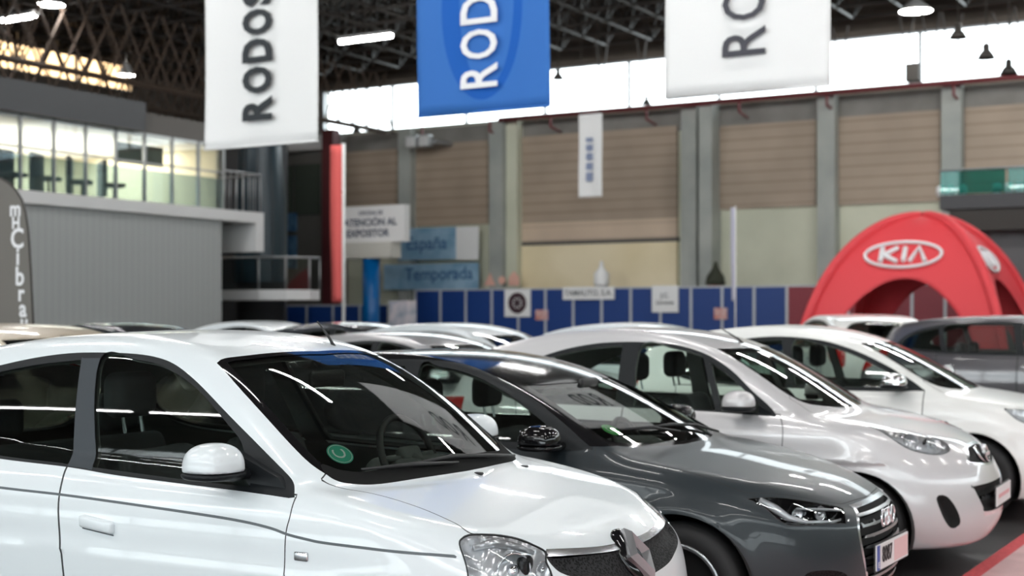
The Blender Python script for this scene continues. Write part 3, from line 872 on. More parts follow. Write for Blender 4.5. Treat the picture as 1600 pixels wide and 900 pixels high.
def car_grey():
    S = S_GREY; S.x0, S.ztop = -3.96, 1.42; S.mirror = (-1.62, 1.22)
    root = empty('hatchback_car', (-1.88, 6.88, 0), .05, 'dark grey hatchback with four-ring grille badge and green windscreen sticker', 'car')
    frame = [(-3.3,1.20),(-3.0,1.30),(-2.7,1.345),(-2.485,1.358),(-2.277,1.357),(-2.096,1.338),(-1.95,1.30),(-1.80,1.245),(-1.62,1.165),(-1.46,1.075),(-1.32,.985),(-1.26,.948),(-1.26,.948),(-1.45,.928),(-1.9,.935),(-2.5,.955),(-3.0,.98),(-3.28,1.06),(-3.35,1.13)]
    fglass = [(-2.33,1.325),(-2.2,1.322),(-2.05,1.298),(-1.9,1.25),(-1.72,1.17),(-1.55,1.07),(-1.50,1.03),(-1.44,.965),(-1.44,.965),(-1.9,.965),(-2.25,.975),(-2.25,.975)]
    rglass = [(-3.2,1.18),(-3.0,1.26),(-2.75,1.305),(-2.42,1.325),(-2.42,1.325),(-2.34,.98),(-2.34,.98),(-2.8,.99),(-3.1,1.03),(-3.22,1.10)]
    wind = [(-1.66,-.3),(-1.66,-.3),(-1.665,0),(-1.71,.35),(-1.77,.545),(-1.77,.545),(-1.6,.60),(-1.42,.650),(-1.27,.690),(-1.20,.675),(-1.14,.60),(-1.06,.40),(-1.01,.2),(-1.0,0),(-1.0,-.3),(-1.0,-.3)]
    hood = [(-.8,-.3),(-.8,-.3),(-1.25,0),(-1.25,.60),(-1.24,.735),(-1.10,.735),(-.85,.735),(-.60,.725),(-.49,.70),(-.39,.62),(-.26,.50),(-.17,.385),(-.145,.30),(-.125,.1),(-.12,0),(-.12,-.3),(-.12,-.3)]
    head = [(-.490,.735,.757),(-.49,.735,.757),(-.38,.635,.750),(-.25,.515,.722),(-.14,.39,.690),(-.14,.39,.690),(-.108,.455,.632),(-.12,.48,.625),(-.215,.610,.628),(-.305,.69,.632),(-.36,.715,.66),(-.415,.722,.71)]
    grille = [(-.2,.688),(-.2,.688),(.26,.686),(.30,.675),(.385,.60),(.375,.45),(.30,.27),(.30,.27),(-.2,.26),(-.2,.26)]
    doorF = [(-1.25,.96),(-1.25,.96),(-1.235,.85),(-1.25,.6),(-1.25,.34),(-1.25,.34),(-2.28,.32),(-2.28,.32),(-2.36,.6),(-2.38,.98),(-2.38,.98)]
    doorR = [(-2.385,.98),(-2.385,.98),(-2.365,.6),(-2.285,.32),(-2.285,.32),(-2.85,.32),(-2.95,.5),(-3.1,.68),(-3.2,.98),(-3.2,.98)]
    R = [Region('front_window', 'side', fglass, mat=M_GLASS, off=.006, two=True, glass=True),
         Region('rear_side_window', 'side', rglass, mat=M_GLASSD, off=.006, two=True, glass=True),
         Region('window_surround', 'side', frame, mat=M_TRIM, two=True),
         Region('windscreen', 'top', wind, inset=.03, mat=M_GLASS, off=.003, glass=True),
         Region('windscreen_surround', 'top', wind, mat=M_GBLK),
         Region('headlamp', 'patch', head, inset=.003, mat=M_LENS, two=True, glass=True, housing=M_GBLK, depth=.06),
         Region('lamp_gap', 'patch', head, inset=-.002, mat=M_GAP, two=True)]
    for k in range(8):
        z = .652 - k * .050
        R.append(Region('grille_bar', 'front', [(-.2,z+.006),(-.2,z+.006),(.34,z+.006),(.34,z-.006),(-.2,z-.006),(-.2,z-.006)], smooth=False, mat=mat('dull_chrome', (.34, .35, .36), .3, .9), off=.002, thick=.012))
    R += [Region('grille_surround', 'front', grille, width=.008, mat=M_SATIN),
         Region('grille', 'front', grille, mat=M_LINER, bowl=.03),
         Region('side_intake', 'front', [(.50,.40),(.66,.42),(.66,.30),(.48,.28)], mat=M_MESH, two=True, bowl=.03)]
    R += common_rear(S, [(-.2,1.28),(-.2,1.28),(.42,1.26),(.56,.98),(-.2,.96),(-.2,.96)], [(.55,.9),(.76,.92),(.78,.74),(.58,.72)])
    seam = dict(width=.0025, mat=M_GAP)
    R += [Region('roof_panel', 'side', [(-1.16,.958),(-1.16,1.6),(-4.1,1.6),(-4.1,.958)], smooth=False, lim=lambda p: -np.ones(len(p)), mat=mat('black_roof_paint', (.007, .007, .008), .12, spec=.35))]
    R += [Region('door_gap', 'side', doorF, two=True, **seam), Region('door_gap', 'side', doorR, two=True, **seam),
          Region('bonnet_gap', 'top', hood, lim=lambda p: .55 - p[:, 2], **seam),
          Region('front_door', 'side', doorF, two=True), Region('rear_door', 'side', doorR, two=True),
          Region('bonnet', 'top', hood, lim=lambda p: .55 - p[:, 2])]
    made = build_skin(root, S, R, M_GREY, .024)
    for k, hl in enumerate(made['headlamp']):
        s = -1 if k == 0 else 1
        lamp_bowl(hl, (-.215, s * .51, .672), .034, (.85, s * .45, .0)); lamp_bowl(hl, (-.30, s * .59, .672), .03, (.8, s * .5, .0), lens=False)
        for P_, rr in (([(-.45, s*.69, .742), (-.385, s*.655, .70), (-.325, s*.645, .662), (-.25, s*.60, .640), (-.16, s*.50, .636), (-.135, s*.43, .64)], [.012, .016, .012, .007, .006, .005]),
                       ([(-.40, s*.63, .742), (-.30, s*.545, .722), (-.19, s*.43, .697)], [.004, .005, .004]), ([(-.30, s*.60, .70), (-.2, s*.50, .69), (-.14, s*.42, .68)], [.004, .006, .004])):
            bm = bmesh.new(); add_tube(bm, P_, [r_ * 1.25 for r_ in rr], 8); bm_obj('light_strip', bm, M_LAMP, hl, True)
    em = empty('ring_badge', (skin_x(S, 0, .615) + .012, -.025, .615)); em.parent = root
    for j in range(4):
        bm = bmesh.new(); add_tube(bm, [(.004 * (j % 2), -.087 + j * .058 + math.cos(a) * .038, math.sin(a) * .038) for a in np.linspace(0, 2*PI, 28, endpoint=False)], .0065, 8, closed=True)
        bm_obj('badge_ring', bm, M_CHROME, em, True)
    t, m = plate(root, (skin_x(S, 0, .45) + .016, -.055, .45), .53, .12, -.06, '')
    bm = bmesh.new(); add_box(bm, (.004, -.265, -.058), (.006, -.222, .058)); bm_obj('country_band', bm, M_BLUE, t)
    text_mesh('country_letter', 'E', .04, M_PLATE, t, m @ Matrix.Translation((-.243, -.034, .001)), 0, .001)
    text_mesh('plate_number', '8087', .105, M_BLACK, t, m @ Matrix.Translation((-.105, .004, .001)), .001, .001, sx=.78)
    bm = bmesh.new(); add_box(bm, (.004, .02, -.05), (.0055, .255, .05)); bm_obj('plate_cover', bm, mat('pink_plate_film', (.75, .50, .50), .5), t)
    for s in (-1, 1):
        door_mirror(root, (-1.46, s * .93, 1.0), s, M_GBLK, .20, .14, M_GBLK)
        bm = bmesh.new(); add_prism(bm, [(-1.50, 1.03), (-1.42, .95), (-1.27, .95), (-1.33, .99)], s * .70, s * .735); bm_obj('mirror_sail', bm, M_TRIM, root)
    for d in made['front_door']:
        s = -1 if d is made['front_door'][0] else 1; y = -skin_y(S, -2.15, .80)
        box('door_handle', (-2.27, min(s*y, s*(y+.03)), .79), (-2.09, max(s*y, s*(y+.03)), .815), M_GREY, d, .01, True)
    wiper(root, S, [(-1.06, .50), (-1.12, .30), (-1.14, .0), (-1.17, -.30)]); wiper(root, S, [(-1.08, -.05), (-1.16, -.25), (-1.22, -.50)])
    interior(root, S, .90, -1.22, -1.98, .25, wheel=(-1.52, .35, .84))
    bm = bmesh.new(); n = normals(S.f, np.array([[-1.27, -.52, skin_z(S, -1.27, -.52)]]))[0]; q = Vector(n).to_track_quat('Z', 'Y').to_matrix().to_4x4(); q.translation = Vector((-1.27, -.50, skin_z(S, -1.27, -.50))) - Vector(n) * .012
    bmesh.ops.create_circle(bm, cap_ends=True, radius=.052, segments=32, matrix=q); st = bm_obj('windscreen_sticker', bm, M_STICK2, root); tag(st, 'round bright green sticker')
    text_mesh('sticker_mark', 'C', .07, M_PLATE, st, q @ Matrix.Translation((0, 0, .001)) @ Matrix.Rotation(PI/2, 4, 'Z'), 0, .0005)
    wheels(root, S, .76, spokes=5, rim=.22)
    return root

def car_silver():
    S = S_SILVER; S.x0, S.ztop = -3.79, 1.53; S.mirror = (-1.55, 1.29)
    root = empty('hatchback_car', (-1.85, 9.28, 0), .04, 'silvery white hatchback with rounded nose and pinkish plate, parked beyond the dark grey one', 'car')
    frame = [(-3.25,1.17),(-3.0,1.29),(-2.777,1.361),(-2.553,1.402),(-2.356,1.415),(-2.199,1.415),(-1.967,1.40),(-1.80,1.361),(-1.67,1.309),(-1.53,1.223),(-1.40,1.115),(-1.29,1.031),(-1.235,.980),(-1.23,.957),(-1.23,.957),(-1.49,.967),(-1.69,.975),(-2.3,.985),(-3.0,1.0),(-3.25,1.06)]
    fglass = [(-2.21,1.392),(-1.967,1.378),(-1.80,1.338),(-1.757,1.318),(-1.757,1.318),(-1.63,.985),(-1.63,.985),(-1.9,.99),(-2.2,.998),(-2.2,.998)]
    qglass = [(-1.70,1.288),(-1.70,1.288),(-1.56,1.20),(-1.42,1.09),(-1.34,1.02),(-1.34,.975),(-1.34,.975),(-1.56,.982),(-1.585,.982),(-1.585,.982)]
    rglass = [(-3.17,1.17),(-2.97,1.27),(-2.76,1.335),(-2.55,1.375),(-2.345,1.392),(-2.345,1.392),(-2.335,1.0),(-2.335,1.0),(-3.0,1.02),(-3.18,1.08)]
    wind = [(-1.60,-.3),(-1.60,-.3),(-1.605,0),(-1.65,.33),(-1.70,.52),(-1.70,.52),(-1.52,.575),(-1.33,.615),(-1.20,.630),(-1.10,.60),(-1.03,.50),(-.97,.35),(-.93,.2),(-.92,0),(-.92,-.3),(-.92,-.3)]
    hood = [(-.7,-.3),(-.7,-.3),(-1.2,0),(-1.18,.60),(-1.10,.66),(-.9,.665),(-.70,.63),(-.56,.50),(-.42,.36),(-.30,.27),(-.20,.22),(-.165,.12),(-.155,0),(-.15,-.3),(-.15,-.3)]
    head = [(-.69,.655,.895),(-.69,.655,.895),(-.60,.60,.895),(-.52,.52,.885),(-.42,.45,.865),(-.31,.39,.822),(-.25,.385,.785),(-.225,.44,.755),(-.25,.53,.745),(-.31,.60,.75),(-.40,.655,.765),(-.48,.68,.80),(-.58,.68,.85)]
    gr1 = [(-.2,.775),(-.2,.775),(.06,.772),(.22,.760),(.37,.695),(.34,.680),(.14,.66),(.07,.655),(-.2,.655),(-.2,.655)]
    gr2 = [(-.2,.555),(-.2,.555),(.40,.550),(.42,.53),(.36,.42),(.30,.385),(-.2,.38),(-.2,.38)]
    fog = [(.655,.495),(.605,.495),(.545,.36),(.55,.315),(.59,.31),(.635,.38)]
    doorF = [(-1.20,.97),(-1.20,.97),(-1.165,.86),(-1.175,.6),(-1.18,.34),(-1.18,.34),(-2.18,.32),(-2.18,.32),(-2.25,.6),(-2.27,1.0),(-2.27,1.0)]
    doorR = [(-2.275,1.0),(-2.275,1.0),(-2.255,.6),(-2.185,.32),(-2.185,.32),(-2.72,.32),(-2.82,.5),(-2.98,.66),(-3.1,1.02),(-3.1,1.02)]
    R = [Region('front_window', 'side', fglass, mat=M_GLASS, off=.006, two=True, glass=True),
         Region('quarter_window', 'side', qglass, mat=M_GLASS, off=.006, two=True, glass=True),
         Region('rear_side_window', 'side', rglass, mat=M_GLASS, off=.006, two=True, glass=True),
         Region('window_surround', 'side', frame, mat=M_TRIM, two=True),
         Region('windscreen', 'top', wind, inset=.028, mat=M_GLASS, off=.003, glass=True),
         Region('windscreen_surround', 'top', wind, mat=M_GBLK),
         Region('headlamp', 'patch', head, inset=.003, mat=M_LENS, two=True, glass=True, housing=M_REFL, depth=.035),
         Region('lamp_gap', 'patch', head, inset=-.002, mat=M_GAP, two=True),
         Region('grille_surround', 'front', gr1, width=.007, mat=M_SATIN),
         Region('upper_grille', 'front', gr1, mat=M_LINER, bowl=.03),
         Region('intake_bar', 'front', [(-.2,.475),(-.2,.475),(.37,.475),(.37,.463),(-.2,.463),(-.2,.463)], smooth=False, mat=M_TRIM),
         Region('lower_intake', 'front', gr2, mat=M_LINER, bowl=.04),
         Region('chrome_lip', 'front', [(-.2,.385),(-.2,.385),(.30,.387),(.34,.40),(.34,.38),(.28,.358),(-.2,.356),(-.2,.356)], mat=M_CHROME),
         Region('fog_lamp_recess', 'front', fog, mat=M_LINER, two=True, bowl=.05)]
    R += common_rear(S, [(-.2,1.38),(-.2,1.38),(.42,1.36),(.56,1.03),(-.2,1.0),(-.2,1.0)], [(.60,.98),(.74,1.0),(.76,.76),(.62,.74)])
    seam = dict(width=.003, mat=M_GAP)
    R += [Region('door_gap', 'side', doorF, two=True, **seam), Region('door_gap', 'side', doorR, two=True, **seam),
          Region('bonnet_gap', 'top', hood, lim=lambda p: .6 - p[:, 2], **dict(seam, width=.002)),
          Region('front_door', 'side', doorF, two=True), Region('rear_door', 'side', doorR, two=True),
          Region('bonnet', 'top', hood, lim=lambda p: .6 - p[:, 2])]
    made = build_skin(root, S, R, M_SILVER, .026, lining=M_HEADL)
    for k, hl in enumerate(made['headlamp']):
        s = -1 if k == 0 else 1
        lamp_bowl(hl, (-.43, s * .57, .815), .055, (.75, s * .5, .25)); lamp_bowl(hl, (-.32, s * .49, .79), .045, (.8, s * .45, .25), lens=True)
        for P_ in ([(-.66, s*.645, .885), (-.55, s*.635, .835)], [(-.375, s*.60, .775), (-.35, s*.45, .835)], [(-.47, s*.645, .80), (-.50, s*.53, .865)]):
            bm = bmesh.new(); add_tube(bm, [(x_ - .012, y_ * .965, z_ - .018) for x_, y_, z_ in P_], .017, 8); bm_obj('lamp_divider', bm, M_GBLK, hl, True)
    bx = skin_x(S, 0, .71) + .015
    em = empty('round_badge', (bx, 0, .715)); em.parent = root
    bm = bmesh.new(); add_tube(bm, [(-math.sin(a) * .012, math.cos(a) * .052, math.sin(a) * .05) for a in np.linspace(0, 2*PI, 30, endpoint=False)], .008, 8, closed=True); bm_obj('badge_ring', bm, M_CHROME, em, True)
    box('badge_bar', (-.006, -.072, -.012), (.010, .072, .012), M_CHROME, em, .003)
    for s in (-1, 1):
        bm = bmesh.new(); add_tube(bm, [(bx - .055, s * .12, .765), (bx - .03, s * .085, .70), (bx + .0, s * .05, .655)], [.012, .014, .012], 8); bm_obj('grille_chrome', bm, M_CHROME, root, True)
    t, m = plate(root, (skin_x(S, 0, .47) + .02, .02, .465), .52, .115, 0, '')
    bm = bmesh.new(); add_box(bm, (.004, -.20, -.012), (.0055, .20, .012)); bm_obj('plate_band', bm, mat('pink_band', (.70, .36, .38), .5), t)
    for s in (-1, 1):
        door_mirror(root, (-1.42, s * .90, 1.05), s, M_SILVER, .21, .15)
        bm = bmesh.new(); add_prism(bm, [(-1.34, 1.02), (-1.34, .968), (-1.25, .965), (-1.26, .985)], s * .72, s * .75); bm_obj('mirror_sail', bm, M_TRIM, root)
    for d in made['front_door']:
        s = -1 if d is made['front_door'][0] else 1; y = -skin_y(S, -2.05, .82)
        box('door_handle', (-2.15, min(s*y, s*(y+.03)), .81), (-1.97, max(s*y, s*(y+.03)), .835), M_SILVER, d, .01, True)
    z = skin_z(S, -1.72, 0.0); tube('aerial', [(-1.69, 0, z - .02), (-1.73, 0, z + .02), (-1.87, 0, z + .10)], [.010, .007, .003], M_RUB, root)
    interior(root, S, .95, -1.12, -1.88, .34, M_SEAT, wheel=(-1.44, .35, .90))
    wheels(root, S, .72)
    return root

M_ROOFB = mat('beige_paint', (.52, .44, .33), .35, .05, .5)
M_DKGREY = mat('plum_grey_paint', (.085, .08, .09), .3, .3, 1.0)
M_SILV2 = mat('plain_silver_paint', (.42, .42, .43), .3, .5, 1.0)
M_DKBLUE = mat('ink_blue_paint', (.02, .025, .035), .25, .2, 1.0)

def car_plain(S, x0, ztop, mirror, o, paint, label, cat, frame, fg, rg, wind, hood, belt, h=.035, cowl=-1.1, seatx=-1.95, seatz=.34, head=None, group=None, mirror_mat=None, lamp=True, rg2=None, doorx=(-1.2, -2.3)):
    S.x0, S.ztop, S.mirror = x0, ztop, mirror
    root = empty('parked_car', (o[0], o[1], 0), o[2], label, cat, group)
    R = [Region('front_window', 'side', fg, mat=M_GLASS, off=.006, two=True, glass=True),
         Region('rear_side_window', 'side', rg, mat=M_GLASSD, off=.006, two=True, glass=True)]
    if rg2: R.append(Region('cargo_window', 'side', rg2, mat=M_GLASSD, off=.006, two=True, glass=True))
    R += [Region('window_surround', 'side', frame, mat=M_TRIM, two=True),
         Region('windscreen', 'top', wind, inset=.03, mat=M_GLASS, off=.003, glass=True),
         Region('windscreen_surround', 'top', wind, mat=M_GBLK),
         Region('headlamp', 'patch', head, inset=.003, mat=M_LENS, two=True, glass=True, housing=M_REFL, depth=.03),
         Region('lamp_gap', 'patch', head, inset=-.003, mat=M_GAP, two=True),
         Region('grille', 'front', [(-.2, .70), (-.2, .70), (.30, .69), (.34, .63), (-.2, .58), (-.2, .58)], mat=M_MESH, bowl=.03),
         Region('lower_intake', 'front', [(-.2, .45), (-.2, .45), (.40, .44), (.36, .30), (-.2, .28), (-.2, .28)], mat=M_MESH, bowl=.03)]
    zt = ztop - .14
    R += common_rear(S, [(-.2, zt), (-.2, zt), (.42, zt - .02), (.56, belt + .06), (-.2, belt + .04), (-.2, belt + .04)], [(.60, belt + .02), (.76, belt + .04), (.78, belt - .2), (.62, belt - .22)])
    a, b = doorx; c_ = b - 1.0
    dF = [(a, belt), (a, belt), (a, .34), (a, .34), (b + .08, .32), (b + .08, .32), (b, .65), (b, belt), (b, belt)]
    dR = [(b - .005, belt), (b - .005, belt), (b - .005, .65), (b + .07, .32), (b + .07, .32), (c_ + .35, .32), (c_ + .2, .55), (c_ + .05, .75), (c_, belt), (c_, belt)]
    R += [Region('door_gap', 'side', dF, two=True, width=.004, mat=M_GAP), Region('door_gap', 'side', dR, two=True, width=.004, mat=M_GAP),
          Region('bonnet_gap', 'top', hood, width=.0035, mat=M_GAP, lim=lambda p: .6 - p[:, 2]),
          Region('front_door', 'side', dF, two=True), Region('rear_door', 'side', dR, two=True), Region('bonnet', 'top', hood, lim=lambda p: .6 - p[:, 2])]
    build_skin(root, S, R, paint, h, lining=M_HEADL)
    hw = skin_half(S, a - .2)
    for s in (-1, 1):
        door_mirror(root, (a - .20, s * (hw + .08), belt + .07), s, mirror_mat or paint, .20, .14)
        for xx in (b + .12, c_ + .15):
            y = -skin_y(S, xx, belt - .14)
            box('door_handle', (xx - .09, min(s*y, s*(y+.03)), belt - .155), (xx + .09, max(s*y, s*(y+.03)), belt - .13), mirror_mat or paint, root, .01, True)
    interior(root, S, belt - .02, cowl, seatx, seatz, M_SEAT, wheel=(cowl - .32, .35, belt - .06))
    wheels(root, S, S.plan[3][1] - .105)
    return root

FOUR = dict(x0=-4.0, ztop=1.48, mirror=(-1.66, 1.27), belt=.97,
    frame=[(-3.45,1.14),(-3.2,1.25),(-2.95,1.33),(-2.6,1.375),(-2.3,1.37),(-2.05,1.335),(-1.8,1.26),(-1.55,1.15),(-1.35,1.04),(-1.25,.972),(-1.25,.972),(-1.6,.955),(-2.4,.965),(-3.1,.99),(-3.4,1.05)],
    fg=[(-2.36,1.345),(-2.1,1.315),(-1.87,1.25),(-1.65,1.155),(-1.45,1.05),(-1.38,.985),(-1.38,.985),(-1.8,.985),(-2.3,.99),(-2.3,.99)],
    rg=[(-3.36,1.13),(-3.1,1.25),(-2.8,1.33),(-2.46,1.35),(-2.46,1.35),(-2.38,.995),(-2.38,.995),(-3.0,1.01),(-3.32,1.06)],
    wind=[(-1.73,-.3),(-1.73,-.3),(-1.735,0),(-1.77,.33),(-1.82,.54),(-1.82,.54),(-1.64,.585),(-1.45,.63),(-1.30,.655),(-1.19,.62),(-1.11,.52),(-1.04,.35),(-1.01,.2),(-1.0,0),(-1.0,-.3),(-1.0,-.3)],
    hood=[(-.9,-.3),(-.9,-.3),(-1.25,0),(-1.28,.60),(-1.22,.69),(-.9,.69),(-.70,.66),(-.5,.62),(-.36,.52),(-.24,.38),(-.17,.25),(-.15,0),(-.15,-.3),(-.15,-.3)],
    head=[(-.66,.75,.83),(-.66,.75,.83),(-.50,.66,.82),(-.36,.56,.80),(-.25,.44,.76),(-.20,.42,.68),(-.28,.55,.67),(-.42,.68,.69),(-.55,.75,.75)], cowl=-1.22, seatx=-1.98, seatz=.30, doorx=(-1.25, -2.37))
TALL = dict(x0=-4.42, ztop=1.58, mirror=(-1.75, 1.42), belt=1.07,
    frame=[(-4.05,1.20),(-3.9,1.32),(-3.65,1.405),(-3.3,1.455),(-2.8,1.475),(-2.4,1.455),(-2.1,1.40),(-1.8,1.30),(-1.55,1.20),(-1.38,1.08),(-1.38,1.08),(-1.8,1.06),(-2.6,1.07),(-3.5,1.09),(-4.05,1.15)],
    fg=[(-2.5,1.43),(-2.2,1.39),(-1.9,1.29),(-1.65,1.17),(-1.54,1.10),(-1.54,1.10),(-2.0,1.09),(-2.45,1.095),(-2.45,1.095)],
    rg=[(-3.45,1.41),(-3.1,1.435),(-2.62,1.435),(-2.62,1.435),(-2.56,1.10),(-2.56,1.10),(-3.4,1.115),(-3.4,1.115)],
    rg2=[(-3.97,1.21),(-3.86,1.30),(-3.7,1.36),(-3.53,1.395),(-3.53,1.395),(-3.48,1.12),(-3.48,1.12),(-3.9,1.15)],
    wind=[(-1.80,-.3),(-1.80,-.3),(-1.805,0),(-1.84,.33),(-1.88,.57),(-1.88,.57),(-1.70,.615),(-1.5,.66),(-1.36,.69),(-1.24,.64),(-1.16,.52),(-1.11,.35),(-1.09,.2),(-1.08,0),(-1.08,-.3),(-1.08,-.3)],
    hood=[(-.9,-.3),(-.9,-.3),(-1.3,0),(-1.33,.60),(-1.3,.73),(-.9,.73),(-.70,.70),(-.5,.66),(-.36,.56),(-.24,.40),(-.17,.25),(-.15,0),(-.15,-.3),(-.15,-.3)],
    head=[(-.66,.79,.93),(-.66,.79,.93),(-.50,.70,.92),(-.36,.60,.90),(-.25,.48,.86),(-.20,.46,.78),(-.28,.59,.77),(-.42,.72,.79),(-.55,.79,.85)], cowl=-1.3, seatx=-2.05, seatz=.42, doorx=(-1.38, -2.53))

def roof_bars(root, S, x1, x2, y, m):
    for s in (-1, 1):
        pts = [(x1, s*y, skin_z(S, x1, s*y) - .01)] + [(x, s*y, skin_z(S, x, s*y) + .05) for x in np.linspace(x1 - .12, x2 + .12, 6)] + [(x2, s*y, skin_z(S, x2, s*y) - .01)]
        tube('roof_rail', pts, .018, m, root, 8)

def repaint(root, a, b):
    """another colour on a copied car: the slot belongs to the object"""
    def go(o):
        if o.type == 'MESH' and o.data.materials and o.data.materials[0] == a:
            o.material_slots[0].link = 'OBJECT'; o.material_slots[0].material = b
        for c in o.children: go(c)
    go(root)

def clone(src, o, paint_from, paint_to, label, group=None):
    r = copy_tree(src, None, (o[0], o[1], 0), o[2]); r['label'] = label
    if group: r['group'] = group
    if paint_to: repaint(r, paint_from, paint_to)
    return r
# ------------------------------------------------------------------ the hall
WY = 41.0                       # back wall
def px_w(x0, x1, Y): return at_y(x0, 400, Y)[0], at_y(x1, 400, Y)[0]
def z_at(px, py, Y): return at_y(px, py, Y)[2]

M_FLOOR = mat('hall_floor', (.06, .058, .058), .32, build=noisy(.8, (.045, .043, .043), (.085, .08, .08), 6))
M_RED = mat('red_carpet', (.62, .075, .085), .85, build=noisy(40, (.55, .06, .07), (.68, .09, .10), 2))
M_AISLE = mat('aisle_carpet_glare', (.62, .47, .46), .55, build=noisy(3, (.60, .36, .36), (.72, .46, .46), 5))  # red carpet under glare, the glare painted in as pale pink
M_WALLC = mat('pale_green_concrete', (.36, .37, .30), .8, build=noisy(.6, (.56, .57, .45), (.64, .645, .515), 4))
M_WALLG = mat('grey_concrete', (.17, .165, .155), .85, build=noisy(1.2, (.20, .19, .175), (.25, .24, .225), 4))
M_COLM = mat('painted_column', (.25, .27, .255), .6, build=noisy(.9, (.31, .33, .31), (.40, .415, .385), 3))
def slats(c1, c2, n):
    def b(nt, p):
        tc = nd(nt, 'ShaderNodeTexCoord'); sp = nd(nt, 'ShaderNodeSeparateXYZ'); nt.links.new(tc.outputs['Object'], sp.inputs[0])
        m = nd(nt, 'ShaderNodeMath', operation='MULTIPLY'); m.inputs[1].default_value = n; nt.links.new(sp.outputs['Z'], m.inputs[0])
        f = nd(nt, 'ShaderNodeMath', operation='FRACT'); nt.links.new(m.outputs[0], f.inputs[0])
        r = nd(nt, 'ShaderNodeValToRGB'); e = r.color_ramp.elements; e[0].position, e[1].position = 0, .25
        e[0].color = (*c1, 1); e[1].color = (*c2, 1); nt.links.new(f.outputs[0], r.inputs['Fac'])
        n1 = nd(nt, 'ShaderNodeTexNoise'); n1.inputs['Scale'].default_value = .7; nt.links.new(tc.outputs['Object'], n1.inputs['Vector'])
        mx = nd(nt, 'ShaderNodeMix', data_type='RGBA', blend_type='MULTIPLY'); mx.inputs[0].default_value = .35
        nt.links.new(r.outputs['Color'], mx.inputs[6]); nt.links.new(n1.outputs['Fac'], mx.inputs[7]); nt.links.new(mx.outputs[2], p.inputs['Base Color'])
    return b
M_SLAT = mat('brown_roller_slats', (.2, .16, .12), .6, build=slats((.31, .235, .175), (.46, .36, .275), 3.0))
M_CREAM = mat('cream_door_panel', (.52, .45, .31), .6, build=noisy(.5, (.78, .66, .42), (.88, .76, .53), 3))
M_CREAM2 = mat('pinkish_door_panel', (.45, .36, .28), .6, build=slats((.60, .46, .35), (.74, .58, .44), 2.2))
M_REDP = mat('maroon_pipe', (.20, .045, .05), .5)
M_RIBS = mat('ribbed_grey_cladding', (.26, .275, .275), .5)
def ribs(nt, p):
    tc = nd(nt, 'ShaderNodeTexCoord'); sp = nd(nt, 'ShaderNodeSeparateXYZ'); nt.links.new(tc.outputs['Object'], sp.inputs[0])
    m = nd(nt, 'ShaderNodeMath', operation='MULTIPLY'); m.inputs[1].default_value = 5.0; nt.links.new(sp.outputs['Y'], m.inputs[0])
    f = nd(nt, 'ShaderNodeMath', operation='FRACT'); nt.links.new(m.outputs[0], f.inputs[0])
    r = nd(nt, 'ShaderNodeValToRGB'); e = r.color_ramp.elements; e[0].position, e[1].position = 0, .16
    e[0].color = (.26, .27, .27, 1); e[1].color = (.34, .355, .35, 1); nt.links.new(f.outputs[0], r.inputs['Fac']); nt.links.new(r.outputs['Color'], p.inputs['Base Color'])
ribs(M_RIBS.node_tree, M_RIBS.node_tree.nodes['Principled BSDF'])
M_WSLAB = mat('white_slab_edge', (.62, .62, .62), .6)
M_FASC = mat('dark_grey_fascia', (.055, .057, .062), .6)
M_FASC2 = mat('brown_grey_fascia', (.10, .092, .085), .7)
M_STEEL = mat('dark_truss_steel', (.030, .026, .022), .6)
M_TRUSS = mat('roof_truss_steel', (.035, .03, .027), .5)
M_STEEL2 = mat('galvanised_steel', (.32, .33, .34), .4, .6)
M_DECK = mat('dark_roof_deck', (.10, .085, .07), .9, build=noisy(.4, (.085, .070, .058), (.145, .12, .10), 5))
M_PANE = glass('window_pane', (.93, .96, .96), 1.3, .7)
M_TINT = glass('dark_teal_glass', (.22, .36, .40), 1.5, 1.0)
M_TEAL = glass('teal_balustrade_glass', (.20, .62, .58), 1.45, .8)
M_ROOMW = mat('cream_office_wall', (.62, .56, .42), .8)
M_BLUEP = mat('royal_blue_panel', (.005, .042, .21), .5)
M_MAROON = mat('burgundy_panel', (.23, .02, .035), .5)
M_POST = mat('pale_panel_post', (.50, .52, .56), .4)
M_CLOTH = mat('white_banner_cloth', (.84, .84, .84), .85)
M_INK = mat('charcoal_print', (.02, .025, .03), .7)
M_WINK = mat('white_print', (.85, .85, .87), .7)
M_TUBE = mat('lit_tube', (.9, .9, .9), .5, emit=(1.0, .99, .97), estr=58)
M_DISC = mat('lit_disc', (.9, .9, .9), .5, emit=(1.0, .97, .92), estr=30)
M_LHOUS = mat('lamp_housing_grey', (.25, .25, .25), .5)

def st(o, kind='structure'): o['kind'] = kind; return o
XL, XR, YF, ZC = -36.0, 26.0, -13.0, 12.2
st(box('floor', (XL, YF, -.15), (XR, WY + 1, 0), M_FLOOR))
